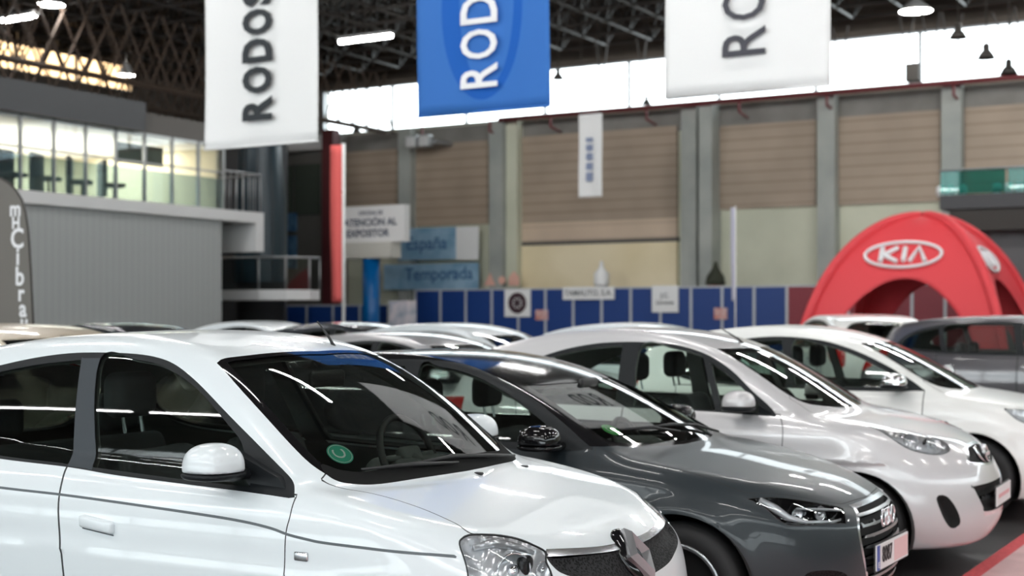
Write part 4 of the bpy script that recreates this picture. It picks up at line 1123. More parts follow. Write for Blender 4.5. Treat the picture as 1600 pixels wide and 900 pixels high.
# back wall: lower masonry, columns, recessed roller doors, high window band
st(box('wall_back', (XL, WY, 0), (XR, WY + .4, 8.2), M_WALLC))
def wpatch(name, x0, x1, ya, yb, m, dy=.06, parent=None, Y=WY):
    """panel on the back wall, corners given where the photo shows them"""
    X0, X1 = px_w(x0, x1, Y); xm = (x0 + x1) / 2
    z1, z0 = z_at(xm, ya, Y), z_at(xm, yb, Y)
    return box(name, (X0, Y - dy, z0), (X1, Y, z1), m, parent)
st(wpatch('wall_back', 505, 1640, 196, 228, M_WALLG, .05)).name = 'trim_1'
upper = bpy.data.objects['trim_1']; bpy.data.objects.remove(upper)
st(box('trim_1', (XL, WY - .07, 7.45), (XR, WY, 8.15), M_WALLG))
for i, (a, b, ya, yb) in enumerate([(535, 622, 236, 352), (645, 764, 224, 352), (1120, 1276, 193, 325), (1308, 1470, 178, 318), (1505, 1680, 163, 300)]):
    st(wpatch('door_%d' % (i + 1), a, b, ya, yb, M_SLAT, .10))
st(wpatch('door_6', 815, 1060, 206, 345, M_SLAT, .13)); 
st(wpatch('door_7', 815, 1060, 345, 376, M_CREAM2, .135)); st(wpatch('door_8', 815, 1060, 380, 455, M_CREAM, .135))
st(wpatch('trim_2', 812, 1062, 375, 381, M_FASC2, .16))
k = 3
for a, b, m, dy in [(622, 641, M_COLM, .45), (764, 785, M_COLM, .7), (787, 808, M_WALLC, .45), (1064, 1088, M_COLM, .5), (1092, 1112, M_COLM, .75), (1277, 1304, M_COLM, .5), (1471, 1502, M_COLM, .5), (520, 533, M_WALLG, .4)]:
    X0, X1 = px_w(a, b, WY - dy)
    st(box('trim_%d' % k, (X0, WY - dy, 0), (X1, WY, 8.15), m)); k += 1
# maroon pipe under the high windows, with its brackets
t = empty('pipe_on_wall', (0, WY - .9, 8.12), 0, 'long maroon pipe running along the top of the back wall', 'pipe')
tube('pipe_run', [(XL + 12, 0, 0), (XR, 0, 0)], .085, M_REDP, t, 8)
for px in (660, 765, 860, 1010, 1155, 1292, 1490):
    x = at_y(px, 200, WY - .9)[0]; tube('pipe_bracket', [(x, 0, 0), (x, 0, -.35), (x, .7, -.45)], .04, M_REDP, t, 6)
# high window band: frame, mullions, panes
def band(n, x0, x1, y, z0, z1, step, axis='x'):
    f = empty('window_%d' % n); st(f)
    bm = bmesh.new()
    L = np.arange(x0, x1 + .01, step)
    for v in L:
        lo, hi = ((v - .05, y - .05, z0), (v + .05, y + .05, z1)) if axis == 'x' else ((y - .05, v - .05, z0), (y + .05, v + .05, z1))
        add_box(bm, lo, hi)
    for z in (z0, z1):
        lo, hi = ((x0, y - .06, z - .06), (x1, y + .06, z + .06)) if axis == 'x' else ((y - .06, x0, z - .06), (y + .06, x1, z + .06))
        add_box(bm, lo, hi)
    o = bm_obj('window_frame', bm, M_STEEL2, f); st(o)
    q = box('window_pane', *(((x0, y - .01, z0), (x1, y + .01, z1)) if axis == 'x' else ((y - .01, x0, z0), (y + .01, x1, z1))), M_PANE, f); st(q)
XW = at_y(503, 200, WY)[0]
band(1, XW, XR, WY + .1, 8.2, 9.85, 3.1)
st(box('wall_back', (XL, WY, 9.85), (XR, WY + .4, ZC), M_DECK)); st(box('wall_back', (XL, WY, 8.2), (XW, WY + .4, 9.85), M_WALLG))
# side walls, wall behind the camera with its high window band
st(box('wall_left', (XL - .3, YF, 0), (XL, WY, 9.35), M_DECK)); band(2, 25.5, 35.5, XL - .1, 9.35, 10.35, 2.5, 'y')
st(box('wall_left', (XL - .3, YF, 9.35), (XL, 25.5, 10.35), M_DECK)); st(box('wall_left', (XL - .3, YF, 10.35), (XL, WY, ZC), M_DECK)); st(box('wall_left', (XL - .3, 35.5, 9.35), (XL, WY, 10.35), M_DECK))
for c_ in bpy.data.objects['window_2'].children:
    if c_.name.startswith('window_pane'): c_.data.materials[0] = glass('warm_pane', (.80, .64, .46), 1.3, .7)
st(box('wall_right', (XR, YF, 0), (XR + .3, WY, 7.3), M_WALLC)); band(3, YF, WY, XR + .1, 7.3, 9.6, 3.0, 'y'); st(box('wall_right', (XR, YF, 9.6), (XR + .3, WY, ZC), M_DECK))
st(box('wall_front', (XL, YF - .3, 2.8), (XR, YF, 7.3), M_WALLG)); band(4, XL, XR, YF - .1, 7.3, 9.9, 3.1); st(box('wall_front', (XL, YF - .3, 9.9), (XR, YF, ZC), M_DECK))
band(5, XL, XR, YF - .1, .4, 2.8, 3.1); st(box('wall_front', (XL, YF - .3, 0), (XR, YF, .4), M_WALLC))  # unseen low glazing, added to fill the car sides with daylight
st(box('ceiling', (XL, YF, ZC), (XR, WY + .4, ZC + .2), M_DECK))
# space frame under the roof
def space_frame(x0, x1, y0, y1, zb, zt, p, jit=0):
    bm = bmesh.new(); n = int((x1 - x0) / p); m = int((y1 - y0) / p)
    def bar(a, b, r=.035): add_tube(bm, [a, b], r, 4, caps=False)
    for i in range(n + 1):
        for j in range(m + 1):
            a = Vector((x0 + i*p, y0 + j*p, zb))
            if i < n: bar(a, a + Vector((p, 0, 0)), .045)
            if j < m: bar(a, a + Vector((0, p, 0)), .045)
            for dx in (-.5, .5):
                for dy in (-.5, .5):
                    b = a + Vector((dx*p, dy*p, zt - zb))
                    if x0 <= b.x <= x1 and y0 <= b.y <= y1: bar(a, b, .032)
            if i < n and j < m:
                b = a + Vector((.5*p, .5*p, zt - zb)); bar(b, b + Vector((p, 0, 0))); bar(b, b + Vector((0, p, 0)))
    return bm
st(bm_obj('ceiling', space_frame(XL + 1, 14, 8, WY - .5, 10.0, 11.6, 1.55), M_TRUSS))
bm = bmesh.new()
for path in ([(1404, 20), (1415, 79), (1430, 20)], [(1440, 20), (1456, 102), (1468, 20)], [(1472, 20), (1488, 122), (1504, 20)], [(1300, 40), (1315, 112), (1325, 40)], [(1550, 20), (1572, 66), (1585, 10)], [(1585, 10), (1600, 85), (1620, 10)], [(994, 60), (1003, 113), (1010, 60)], [(930, 60), (940, 140), (950, 60)]):
    add_tube(bm, [at_y(a_, b_, 33.0) for a_, b_ in path], .028, 5)
st(bm_obj('ceiling', bm, M_TRUSS))
# deep trusses seen at the upper left, above the offices
M_RUST = mat('rusty_truss_steel', (.05, .030, .019), .7)
bm = bmesh.new()
for X in (-34.5, -31.5, -28.5):
    for z in (8.0, 10.9): add_tube(bm, [(X, 10, z), (X, WY - 1, z)], .09, 6)
    for i in range(38):
        y = 10 + i * .78; add_tube(bm, [(X, y, 8.0), (X, y + 1.56, 10.9)], .04, 4, False); add_tube(bm, [(X, y + 1.56, 8.0), (X, y, 10.9)], .04, 4, False)
st(bm_obj('ceiling', bm, M_RUST))
# aisle carpet by the noses of the cars
st(box('floor', (-1.97, -4, 0), (-1.87, 24, .008), M_RED)).name = 'floor_stripe'
bpy.data.objects['floor_stripe'].name = 'trim_20'
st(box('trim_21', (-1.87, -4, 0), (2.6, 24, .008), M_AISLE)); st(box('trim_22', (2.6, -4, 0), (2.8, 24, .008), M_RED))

# ------------------------------------------------------------------ lamps
def batten(label, loc, L, axis='x', group=None, strong=None):
    t = empty('hanging_tube_lamp', loc, 0 if axis == 'x' else PI/2, label, 'lamp', group)
    box('lamp_body', (-L/2, -.10, .03), (L/2, .10, .12), M_LHOUS, t, .01)
    tube('lamp_tube', [(-L/2 + .03, 0, -.01), (L/2 - .03, 0, -.01)], .055, strong or M_TUBE, t, 8)
    tube('lamp_wire', [(0, 0, .1), (0, 0, ZC - .04 - loc[2])], .012, M_STEEL, t, 4)
    return t
def at_z(px, py, z):
    d = ray(px, py); t = (z - EYE) / d[2]; return (d[0]*t, d[1]*t, z)
p = at_z(571, 60, 9.0); batten('bright tube lamp between the left white banner and the blue banner', p, 1.75)
p = at_z(29, 28, 9.4); batten('short bright tube lamp in the upper left corner', p, 1.3)
def disc_lamp(label, loc, r=.3):
    t = empty('hanging_round_lamp', loc, 0, label, 'lamp')
    bm = bmesh.new(); add_lathe(bm, [(.05, .35), (.10, .30), (r * .8, .10), (r, 0), (r * .97, 0)], 24, 'z'); bm_obj('lamp_shade', bm, M_LHOUS, t, True)
    bm = bmesh.new(); add_lathe(bm, [(r * .95, .01), (.001, .008)], 24, 'z'); bm_obj('lamp_diffuser', bm, M_DISC, t)
    tube('lamp_wire', [(0, 0, .3), (0, 0, ZC - .04 - loc[2])], .012, M_STEEL, t, 4)
p = at_z(1431, 18, 9.2); disc_lamp('round lit lamp hanging near the top edge, right of the right banner', p, .42)
p = at_z(197, 118, 8.4); t = disc_lamp('round lit greenish lamp in the trusses above the offices', p, .25)
p = at_z(80, 8, 9.6); disc_lamp('round lit lamp at the top left, above the short tube lamp', p, .35)
G = 'rows of tube lamps over the parked cars'
first = None
for yy in (-1.5, 5.0, 11.5, 18.5, 26, 33.5):
    for xx in (-20.5, -13, -5.5, 2, 9.5):
        loc = (xx, yy, 9.3)
        dx, dy = loc[0], loc[1]; cx = dx*CA + dy*SA; cz = -dx*SA + dy*CA
        if cz > 1:
            u, v = 800 + FPX*cx/cz, HORIZ - FPX*(9.3 - EYE)/cz
            if -30 < u < 1630 and v > -20: continue
        if first is None: first = batten('bright tube lamp hung in a row high over the parked cars', loc, 2.6, 'x', G)
        else: copy_tree(first, None, loc, 0)
for k_, (xx, yy) in enumerate([(x_, y_) for y_ in (-10.5, -5.0) for x_ in (-18, -12.2, -6.4, -.6, 5.2)]):
    if k_ == 0: long_ = batten('long bright tube lamp in the rows behind the camera', (xx, yy, 7.9), 5.4, 'x', 'long tube lamps behind the camera', mat('lit_long_tube', (.9, .9, .9), .5, emit=(1.0, .99, .97), estr=16))
    else: copy_tree(long_, None, (xx, yy, 7.9), 0)
# unlit bell lamps against the windows
def bell(label, loc, s=1.0, up=0.0):
    t = empty('pendant_lamp', loc, 0, label, 'lamp')
    bm = bmesh.new(); add_lathe(bm, [(.04*s, .55*s), (.12*s, .50*s), (.12*s, .30*s), (.20*s, .22*s), (.32*s, 0), (.30*s, 0), (.10*s, .2*s)], 20, 'z'); bm_obj('lamp_shade', bm, M_STEEL, t, True)
    tube('lamp_wire', [(0, 0, .5*s), (0, 0, ZC - .04 - loc[2])], .015, M_STEEL, t, 4)
for lb, px, py, Y, s in [('small dark bell lamp just right of the blue banner', 872, 124, 34, .8), ('dark bell lamp right of the square loudspeaker, upper of the two', 1541, 92, 30, .9),
                      ('dark bell lamp nearest the right edge, hung low', 1576, 116, 31, .9), ('small dark bell lamp low between the blue and right banners', 1010, 163, 38, .7),
                      ('small dark bell lamp left of the blue banner', 557, 206, 38, .7), ('dark bell lamp high at the right, against the truss', 1497, 60, 30, .9)]:
    bell(lb, at_y(px, py, Y), s * .66)
p = at_y(1427, 128, 36); t = empty('hanging_loudspeaker', p, 0, 'black square loudspeaker hung in front of the high windows', 'loudspeaker')
box('cabinet', (-.17, -.15, 0), (.17, .15, .46), M_STEEL, t, .02); tube('hanger', [(0, 0, .44), (0, 0, ZC - .04 - p[2])], .015, M_STEEL, t, 4)
p = at_y(655, 222, WY - 1.3); t = empty('wall_floodlight', p, 0, 'grey twin floodlight under the pipe, below the blue banner', 'lamp')
for sx in (-.26, .26): box('lamp_head', (sx - .22, -.15, -.2), (sx + .22, .15, .22), M_STEEL2, t, .03); box('lamp_glass', (sx - .18, -.16, -.16), (sx + .18, -.15, .18), M_WSLAB, t)
box('mount_bar', (-.6, .15, -.05), (.6, 1.3, .05), M_STEEL2, t)

# ------------------------------------------------------------------ office block at the left
t = empty('trim_31'); st(t)
OX, OY = -24.6, 27.3
def ob(name, lo, hi, m, **k): o = box(name, lo, hi, m, t, **k); st(o); return o
ob('cladding', (OX - 10, 12, 0), (OX, OY, 4.05), M_RIBS)
ob('slab_edge', (OX - 10, 12, 4.05), (OX + .12, OY + .02, 4.33), M_WSLAB)
ob('slab_edge', (OX - 5, OY + .02, 4.05), (OX + .12, OY + 1.5, 4.33), M_WSLAB); ob('slab_drop', (OX - 5, OY + 1.2, 3.3), (OX + .12, OY + 1.5, 4.05), M_WSLAB)
ob('fascia', (OX - 10, 12, 5.98), (OX + .25, 24.4, 6.66), M_FASC); ob('fascia', (OX - 10, 24.4, 5.98), (OX - .15, OY + .9, 6.5), M_FASC2)
ob('office_wall', (OX - 5.6, 12, 4.33), (OX - 5.4, OY, 5.98), M_ROOMW); ob('office_wall', (OX - 5.4, OY - .1, 4.33), (OX - .1, OY, 5.98), M_ROOMW)
ob('office_ceiling', (OX - 5.4, 12, 5.9), (OX, OY, 5.98), M_CLOTH)
ob('fascia_column', (OX - .1, 18.2, 4.33), (OX + .1, 19.9, 5.98), M_FASC2)
for y in np.arange(20.0, OY + .1, .92): ob('mullion', (OX - .04, y - .03, 4.33), (OX + .04, y + .03, 5.98), M_STEEL2)
ob('lower_glazing', (OX + .02, 19.9, 4.33), (OX + .04, OY, 5.10), glass('blueish_balustrade', (.66, .76, .80), 1.4, .5)); ob('transom', (OX - .03, 19.9, 5.25), (OX + .03, OY, 5.29), M_STEEL2); ob('glazing', (OX - .01, 19.9, 4.33), (OX + .01, OY, 5.98), M_PANE)
L = bpy.data.lights.new('office_light', 'AREA'); L.shape = 'RECTANGLE'; L.size = 3; L.size_y = 7; L.energy = 230; L.color = (1, .93, .78)
lo = bpy.data.objects.new('office_light', L); COL.objects.link(lo); lo.location = (OX - 2.8, 23.6, 5.88)
def office_chair(y, x, label, m):
    c = empty('office_chair', (x, y, 4.33), .3 * y, label, 'chair', 'dark chairs behind the office glass')
    box('seat', (-.24, -.24, .36), (.24, .24, .46), m, c, .04, True); box('backrest', (-.34, -.32, .12), (-.22, .32, 1.0), m, c, .04, True)
    tube('seat_post', [(0, 0, .05), (0, 0, .43)], .03, M_STEEL, c); box('chair_base', (-.25, -.25, 0), (.25, .25, .05), M_STEEL, c, .02)
for i, y in enumerate((20.5, 21.4, 22.4, 23.4, 24.4)): office_chair(y, OX - .8, 'dark office chair standing behind the upper office glazing', M_SEAT2)
bm = bmesh.new(); add_box(bm, (OX - 1.0, 24.6, 5.35), (OX - .95, 26.2, 5.85)); o = bm_obj('office_screen', bm, mat('dark_green_screen', (.05, .07, .06), .4)); tag(o, 'dark green framed board hung behind the office glazing', 'board')
o.location = (0, 0, 0)
# railing beyond the offices
r = empty('balcony_railing', (OX, OY + .05, 4.33), 0, 'thin grey railing on the white slab right of the office glazing', 'railing')
bm = bmesh.new()
for z in (1.0,): add_tube(bm, [(0.05, 0, z), (0.05, 1.4, z), (-3.0, 1.4, z)], .03, 6)
bm_obj('top_rail', bm, M_STEEL2, r, True)
for i in range(7): tube('baluster', [(.05, i * .233, 0), (.05, i * .233, 1.0)], .014, M_STEEL2, r, 6)
for i in range(10): tube('baluster', [(-.25 - i * .28, 1.4, 0), (-.25 - i * .28, 1.4, 1.0)], .014, M_STEEL2, r, 6)
# glass stair tower, dark gap, lower balcony
def cam_pt(px, z_):
    cx = (px - 800) / FPX * z_; return (cx*CA - z_*SA, cx*SA + z_*CA)
X, Y = cam_pt(407, 42.3)
t = empty('glass_stair_tower', (X, Y, 0), 0, 'dark rounded glass stair tower beyond the office block', 'tower')
bm = bmesh.new(); add_lathe(bm, [(.78, 2.6), (.80, 5.0), (.62, 6.7)], 40, 'z'); bm_obj('tower_glass', bm, mat('dark_tower_glass', (.010, .028, .040), .35), t, True)
for a in (-2.2, -1.6, -1.0, -.4): bm = bmesh.new(); add_tube(bm, [(math.cos(a)*.8, math.sin(a)*.8, 2.6), (math.cos(a)*.81, math.sin(a)*.81, 5.0), (math.cos(a)*.63, math.sin(a)*.63, 6.7)], .018, 6); bm_obj('tower_mullion', bm, M_FASC, t, True)
bm = bmesh.new(); add_lathe(bm, [(.001, 0), (.7, 0), (.7, 2.6), (.85, 2.6), (.001, 2.62)], 32, 'z'); bm_obj('tower_core', bm, M_FASC, t, True)
X0, Y0 = cam_pt(345, 43); X1, Y1 = cam_pt(500, 46)
st(box('wall_recess', (XL, Y1 - .5, 0), (at_y(434, 400, Y1 - .5)[0], Y1, 7.6), M_FASC)).name = 'wall_far_left'
t = st(empty('trim_30'))
xa = at_y(430, 400, 39.5)[0]; xb = at_y(508, 400, 39.5)[0]
o = box('grey_wall', (xa, 39.5, 0), (xb, 39.8, 7.5), mat('olive_grey_wall', (.13, .125, .115), .8), t); st(o)
for a, b in ((436, 458), (462, 500)):
    x_, y_ = at_y(a, 300, 39.5)[0], at_y(b, 300, 39.5)[0]; o = box('window_glass', (x_, 39.42, 5.2), (y_, 39.5, 7.0), mat('olive_window_glass', (.07, .085, .07), .2), t); st(o)
a_, b_ = at_y(428, 225, 39.2), at_y(506, 225, 39.2); o = box('white_beam', (a_[0], 39.1, z_at(465, 236, 39.2)), (b_[0], 39.5, z_at(465, 214, 39.2)), M_WSLAB, t); st(o)
a_, b_ = at_y(503, 225, 39.0), at_y(520, 225, 39.0); o = box('maroon_column', (a_[0], 39.0, 0), (b_[0], 39.4, 8.1), mat('maroon_column', (.10, .02, .025), .6), t); st(o)
x_, y_ = at_y(428, 300, 39)[0], at_y(463, 300, 39)[0]
for (za, zb_, nm) in ((4.6, 5.25, 'upper'), (3.3, 4.45, 'lower')):
    o = box('wall_poster', (x_, 39.0, za), (y_, 39.04, zb_), mat('muted_blue_print', (.04, .12, .24), .6, build=noisy(3, (.02, .07, .16), (.10, .22, .36), 3))); tag(o, 'muted blue poster beside the glass tower, %s one' % nm, 'poster')
# lower curved balcony
X, Y = cam_pt(420, 39.6)
t = empty('lower_balcony', (X, Y, 2.05), 0, 'curved lower balcony with glass balustrade below the glass tower', 'balcony')
out = [Vector((-3.4, -.9)), Vector((.4, -.9)), Vector((1.1, -.6)), Vector((1.45, 0)), Vector((1.45, .45)), Vector((-3.4, .45))]
bm = bmesh.new(); add_prism(bm, out, 0, .28, 'z'); bm_obj('balcony_slab', bm, M_WSLAB, t)
bm = bmesh.new(); E = out[:5]
for a, b in zip(E[:-1], E[1:]):
    q = [bm.verts.new((*v, z)) for v, z in ((a, .28), (b, .28), (b, 1.15), (a, 1.15))]; bm.faces.new(q)
bm_obj('balustrade_glass', bm, glass('balcony_glass', (.55, .60, .60), 1.5, 1.6), t)
bm = bmesh.new(); add_tube(bm, [(v.x, v.y, 1.17) for v in E], .035, 6); bm_obj('hand_rail', bm, M_STEEL2, t, True)
for v in E: tube('rail_post', [(v.x, v.y, .28), (v.x, v.y, 1.15)], .025, M_STEEL2, t, 6)

# ------------------------------------------------------------------ hanging banners
def cloth(name, x0, x1, z0, z1, y, m, parent, waves=.03, seed=0, nx=28, nz=30):
    bm = bmesh.new(); g = []
    for j in range(nz + 1):
        row = []
        for i in range(nx + 1):
            u, v = i / nx, j / nz
            d = waves * (math.sin(u * 9 + seed) * .5 + math.sin(u * 4 + v * 2.5 + seed * 2) * .8) * (1 - .4 * v) + .012 * math.sin(v * 7 + seed)
            row.append(bm.verts.new((x0 + (x1 - x0) * u, y + d, z0 + (z1 - z0) * v)))
        g.append(row)
    for j in range(nz):
        for i in range(nx): bm.faces.new((g[j][i], g[j][i+1], g[j+1][i+1], g[j+1][i]))
    o = bm_obj(name, bm, m, parent, True)
    md = o.modifiers.new('s', 'SOLIDIFY'); md.thickness = .006
    return o
def swirl(nt, p):
    tc = nd(nt, 'ShaderNodeTexCoord'); sp = nd(nt, 'ShaderNodeSeparateXYZ'); nt.links.new(tc.outputs['Object'], sp.inputs[0])
    def M(op, a, b=None):
        n = nd(nt, 'ShaderNodeMath', operation=op)
        for i, v in enumerate((a, b)):
            if v is None: continue
            if isinstance(v, (int, float)): n.inputs[i].default_value = v
            else: nt.links.new(v, n.inputs[i])
        return n.outputs[0]
    def oval(cx, cz, rx, rz):
        a = M('POWER', M('DIVIDE', M('SUBTRACT', sp.outputs['X'], cx), rx), 2.0); a2 = M('POWER', M('DIVIDE', M('SUBTRACT', sp.outputs['Z'], cz), rz), 2.0)
        return M('ADD', a, a2)
    o1 = M('LESS_THAN', oval(0, 1.15, .50, 1.02), 1.0); o2 = M('LESS_THAN', oval(.06, 1.25, .33, .98), 1.0)
    f = M('SUBTRACT', o1, o2)
    mx = nd(nt, 'ShaderNodeMix', data_type='RGBA'); mx.inputs[6].default_value = (.030, .155, .50, 1); mx.inputs[7].default_value = (.0, .10, .45, 1)
    nt.links.new(f, mx.inputs[0]); nt.links.new(mx.outputs[2], p.inputs['Base Color'])
M_BBAN = mat('blue_banner_cloth', (.04, .18, .62), .8, build=swirl)
BY = 13.0
def banner(x0, x1, yb, label, m, ink, rows, lab_x, hgt, seed, pxs):
    X0, X1 = px_w(x0, x1, BY); xm = (x0 + x1) / 2; zb = z_at(xm, yb, BY); zt = 7.4
    t = empty('hanging_banner', ((X0 + X1) / 2, BY, zb), 0, label, 'banner', None)
    w = (X1 - X0) / 2
    c = cloth('banner_cloth', -w, w, 0, zt - zb, 0, m, t, .028, seed)
    tube('top_bar', [(-w - .05, 0, zt - zb), (w + .05, 0, zt - zb)], .03, M_STEEL2, t, 8); tube('bottom_bar', [(-w, 0, .0), (w, 0, .0)], .014, m, t, 8)
    for sx in (-w * .8, w * .8): tube('hanging_wire', [(sx, 0, zt - zb), (sx, 0, ZC - .04 - zb)], .01, M_STEEL, t, 4)
    # letters read upwards
    for ch, ya, yc in rows:
        za, zc = z_at(lab_x, ya, BY) - zb, z_at(lab_x, yc, BY) - zb
        xa, xc = at_y(lab_x - hgt/2, 100, BY)[0], at_y(lab_x + hgt/2, 100, BY)[0]
        cu = text_mesh('printed_letter', ch, 1.0, ink, t, Matrix.Identity(4), pxs, .004)
        me = cu.data; xs = [v.co.x for v in me.vertices]; ys = [v.co.y for v in me.vertices]
        sx = (zc - za) / (max(xs) - min(xs)); sy = (xc - xa) / (max(ys) - min(ys)); cx, cy = (max(xs) + min(xs)) / 2, (max(ys) + min(ys)) / 2
        X_ = (xa + xc) / 2 - (X0 + X1) / 2; Z_ = (za + zc) / 2
        for v in me.vertices:
            a, b, c_ = v.co
            v.co = (X_ - (b - cy) * sy, -.055 + (0 if c_ > 0 else .01), Z_ + (a - cx) * sx)
    return t
banner(319, 497, 227, 'white banner hanging at the left, dark vertical lettering RODOS', M_CLOTH, M_INK, [('R', 189, 152), ('O', 146, 105), ('D', 98, 61), ('O', 55, 15), ('S', 10, -26)], 406, 46, 0, .035)
banner(653, 859, 174, 'blue banner hanging in the middle with white vertical lettering', M_BBAN, M_WINK, [('R', 138, 101), ('O', 93, 47), ('D', 38, -6), ('O', -14, -60), ('S', -68, -106)], 752, 57, 2, .015)
banner(1041, 1296, 143, 'large white banner hanging at the right, grey vertical lettering', M_CLOTH, mat('grey_print', (.055, .055, .07), .7), [('R', 88, 44), ('O', 32, -20), ('D', -34, -80)], 1165, 67, 5, .005)
# small white banner far behind
X0, X1 = px_w(904, 941, 36); zt, zb = z_at(922, 178, 36), z_at(922, 308, 36)
t = empty('hanging_banner', ((X0 + X1) / 2, 36, zb), 0, 'narrow white banner with faint blue vertical print by the brown roller door', 'banner')
w = (X1 - X0) / 2; cloth('banner_cloth', -w, w, 0, zt - zb, 0, M_CLOTH, t, .02, 3)
bm = bmesh.new()
for i, (a, b) in enumerate([(.45, .70), (.78, .98), (1.06, 1.25), (1.32, 1.5), (1.58, 1.7)]): add_box(bm, (-.10, -.07, a), (.10, -.06, b), .02, 1)
bm_obj('faint_print', bm, mat('faint_blue_print', (.25, .30, .45), .7), t)
for sx in (-w * .8, w * .8): tube('hanging_wire', [(sx, 0, zt - zb), (sx, 0, ZC - .04 - zb)], .01, M_STEEL, t, 4)

# ------------------------------------------------------------------ stand panels
PY = 39.0
def panels(px0, px1, n, y_top, m, lab, cat, gname, Y=PY):
    X0, X1 = px_w(px0, px1, Y); zt = z_at((px0 + px1) / 2, y_top, Y); s = (X1 - X0) / n; f = None
    for i in range(n):
        x = X0 + i * s
        if f is None:
            f = empty('partition_panel', (x, Y, 0), 0, lab, cat, gname)
            box('panel_board', (.04, -.02, .05), (s - .04, .02, zt - .04), m, f); box('panel_post', (-.04, -.04, 0), (.04, .04, zt), M_POST, f); box('top_rail', (.04, -.03, zt - .05), (s - .04, .03, zt), M_POST, f)
        else: copy_tree(f, None, (x, Y, 0), 0)
    return zt
panels(650, 1230, 13, 449, M_BLUEP, 'royal blue partition panel with pale posts along the back wall', 'panel', 'blue partition panels in a row')
panels(1230, 1640, 8, 443, M_MAROON, 'burgundy partition panel with pale posts behind the red tent', 'panel', 'burgundy partition panels in a row')
panels(440, 606, 4, 476, M_BLUEP, 'low dark blue partition panel below the curved balcony', 'panel', 'low blue panels at the left', 38.0)
def board(name, px0, px1, ya, yb, Y, m, label, cat, posts=False, thick=.05):
    X0, X1 = px_w(px0, px1, Y); xm = (px0 + px1) / 2; z0, z1 = z_at(xm, yb, Y), z_at(xm, ya, Y)
    t = empty(name, ((X0 + X1) / 2, Y, z0), 0, label, cat)
    w, h = (X1 - X0) / 2, z1 - z0; box('board', (-w, -thick/2, 0), (w, thick/2, h), m, t)
    if posts:
        for sx in (-w + .05, w - .05): tube('post', [(sx, .03, -z0), (sx, .03, 0)], .03, M_POST, t, 6)
    return t, w, h, z0
def words(t, body, size, x, z, m, name='lettering', y=-.03, bold=.004, sx=1.0): return text_mesh(name, body, size, m, t, face_m(x, y, z), bold, .002, sx=sx)
t, w, h, z0 = board('wall_sign', 789, 829, 452, 495, PY - .08, M_CLOTH, 'square white sign with dark round emblem on the blue panels', 'sign')
bm = bmesh.new(); add_lathe(bm, [(.34, -.03), (.30, -.05), (.20, -.05), (.18, -.03)], 32, 'y', (0, 0, h/2)); bm_obj('round_emblem', bm, mat('dark_plum', (.05, .02, .03), .6), t)
bm = bmesh.new()
for a in range(4): add_box(bm, (-.03, -.045, -.2), (.03, -.035, .2), 0, 1, Matrix.Translation((0, 0, h/2)) @ Matrix.Rotation(a * PI/4, 4, 'Y'))
bm_obj('emblem_spokes', bm, mat('dark_plum', (.05, .02, .03), .6), t)
t, w, h, z0 = board('wall_sign', 880, 960, 448, 468, PY - .10, M_CLOTH, 'long white fascia sign with grey lettering on the blue panels', 'sign'); words(t, 'TAMAUTO, S.A.', .24, 0, h/2, mat('mid_grey_ink', (.12, .12, .13), .6))
t, w, h, z0 = board('wall_sign', 1019, 1060, 446, 488, PY - .08, M_CLOTH, 'white square sign with pale grey lettering at the right on the blue panels', 'sign')
words(t, 'J.C.', .2, 0, h*.62, mat('mid_grey_ink', (.12, .12, .13), .6)); words(t, 'Llorente', .17, 0, h*.36, MATS['mid_grey_ink'])
M_PINKP = mat('pink_poster', (.55, .33, .33), .7, build=noisy(4, (.55, .16, .10), (.72, .60, .62), 3))
for a, b, ya, yb, lab in [(837, 856, 484, 500, 'small pinkish picture on a blue panel, right of the round emblem sign'), (1116, 1136, 481, 499, 'small pinkish picture on a blue panel near the feather flag')]:
    board('wall_picture', a, b, ya, yb, PY - .06, M_PINKP, lab, 'picture')
board('notice_sign', 608, 650, 470, 520, 36.5, mat('whitish_pink_notice', (.62, .55, .56), .7, build=noisy(2.5, (.35, .40, .48), (.80, .72, .74), 3)), 'pale pinkish notice board standing left of the blue panels', 'board')
# oficina sign on its blue column
SX = 36.0
t, w, h, z0 = board('information_sign', 533, 636, 322, 379, SX, M_CLOTH, 'large white sign reading ATENCION AL EXPOSITOR above a blue column', 'sign', thick=.3)
M_NAVY = mat('navy_ink', (.03, .04, .10), .6)
words(t, 'OFICINA DE', .17, 0, h*.80, M_NAVY, y=-.16); words(t, 'ATENCIÓN AL', .31, -.02, h*.54, M_NAVY, y=-.16, bold=.008); words(t, 'EXPOSITOR', .31, -.12, h*.24, M_NAVY, y=-.16, bold=.008)
box('lower_cap', (-w + .05, -.28, -.50), (w - .42, .28, 0), mat('cream_cap', (.62, .61, .56), .6), t)
X = at_y(580, 400, SX)[0]; zc = z_at(580, 404, SX)
bm = bmesh.new(); add_lathe(bm, [(.001, 0), (.27, 0), (.27, zc), (.001, zc)], 32, 'z'); o = bm_obj('blue_column', bm, mat('bright_blue_column', (.0, .12, .38), .3), None, True, (X, SX, 0)); tag(o, 'bright blue round column carrying the white information sign', 'column')
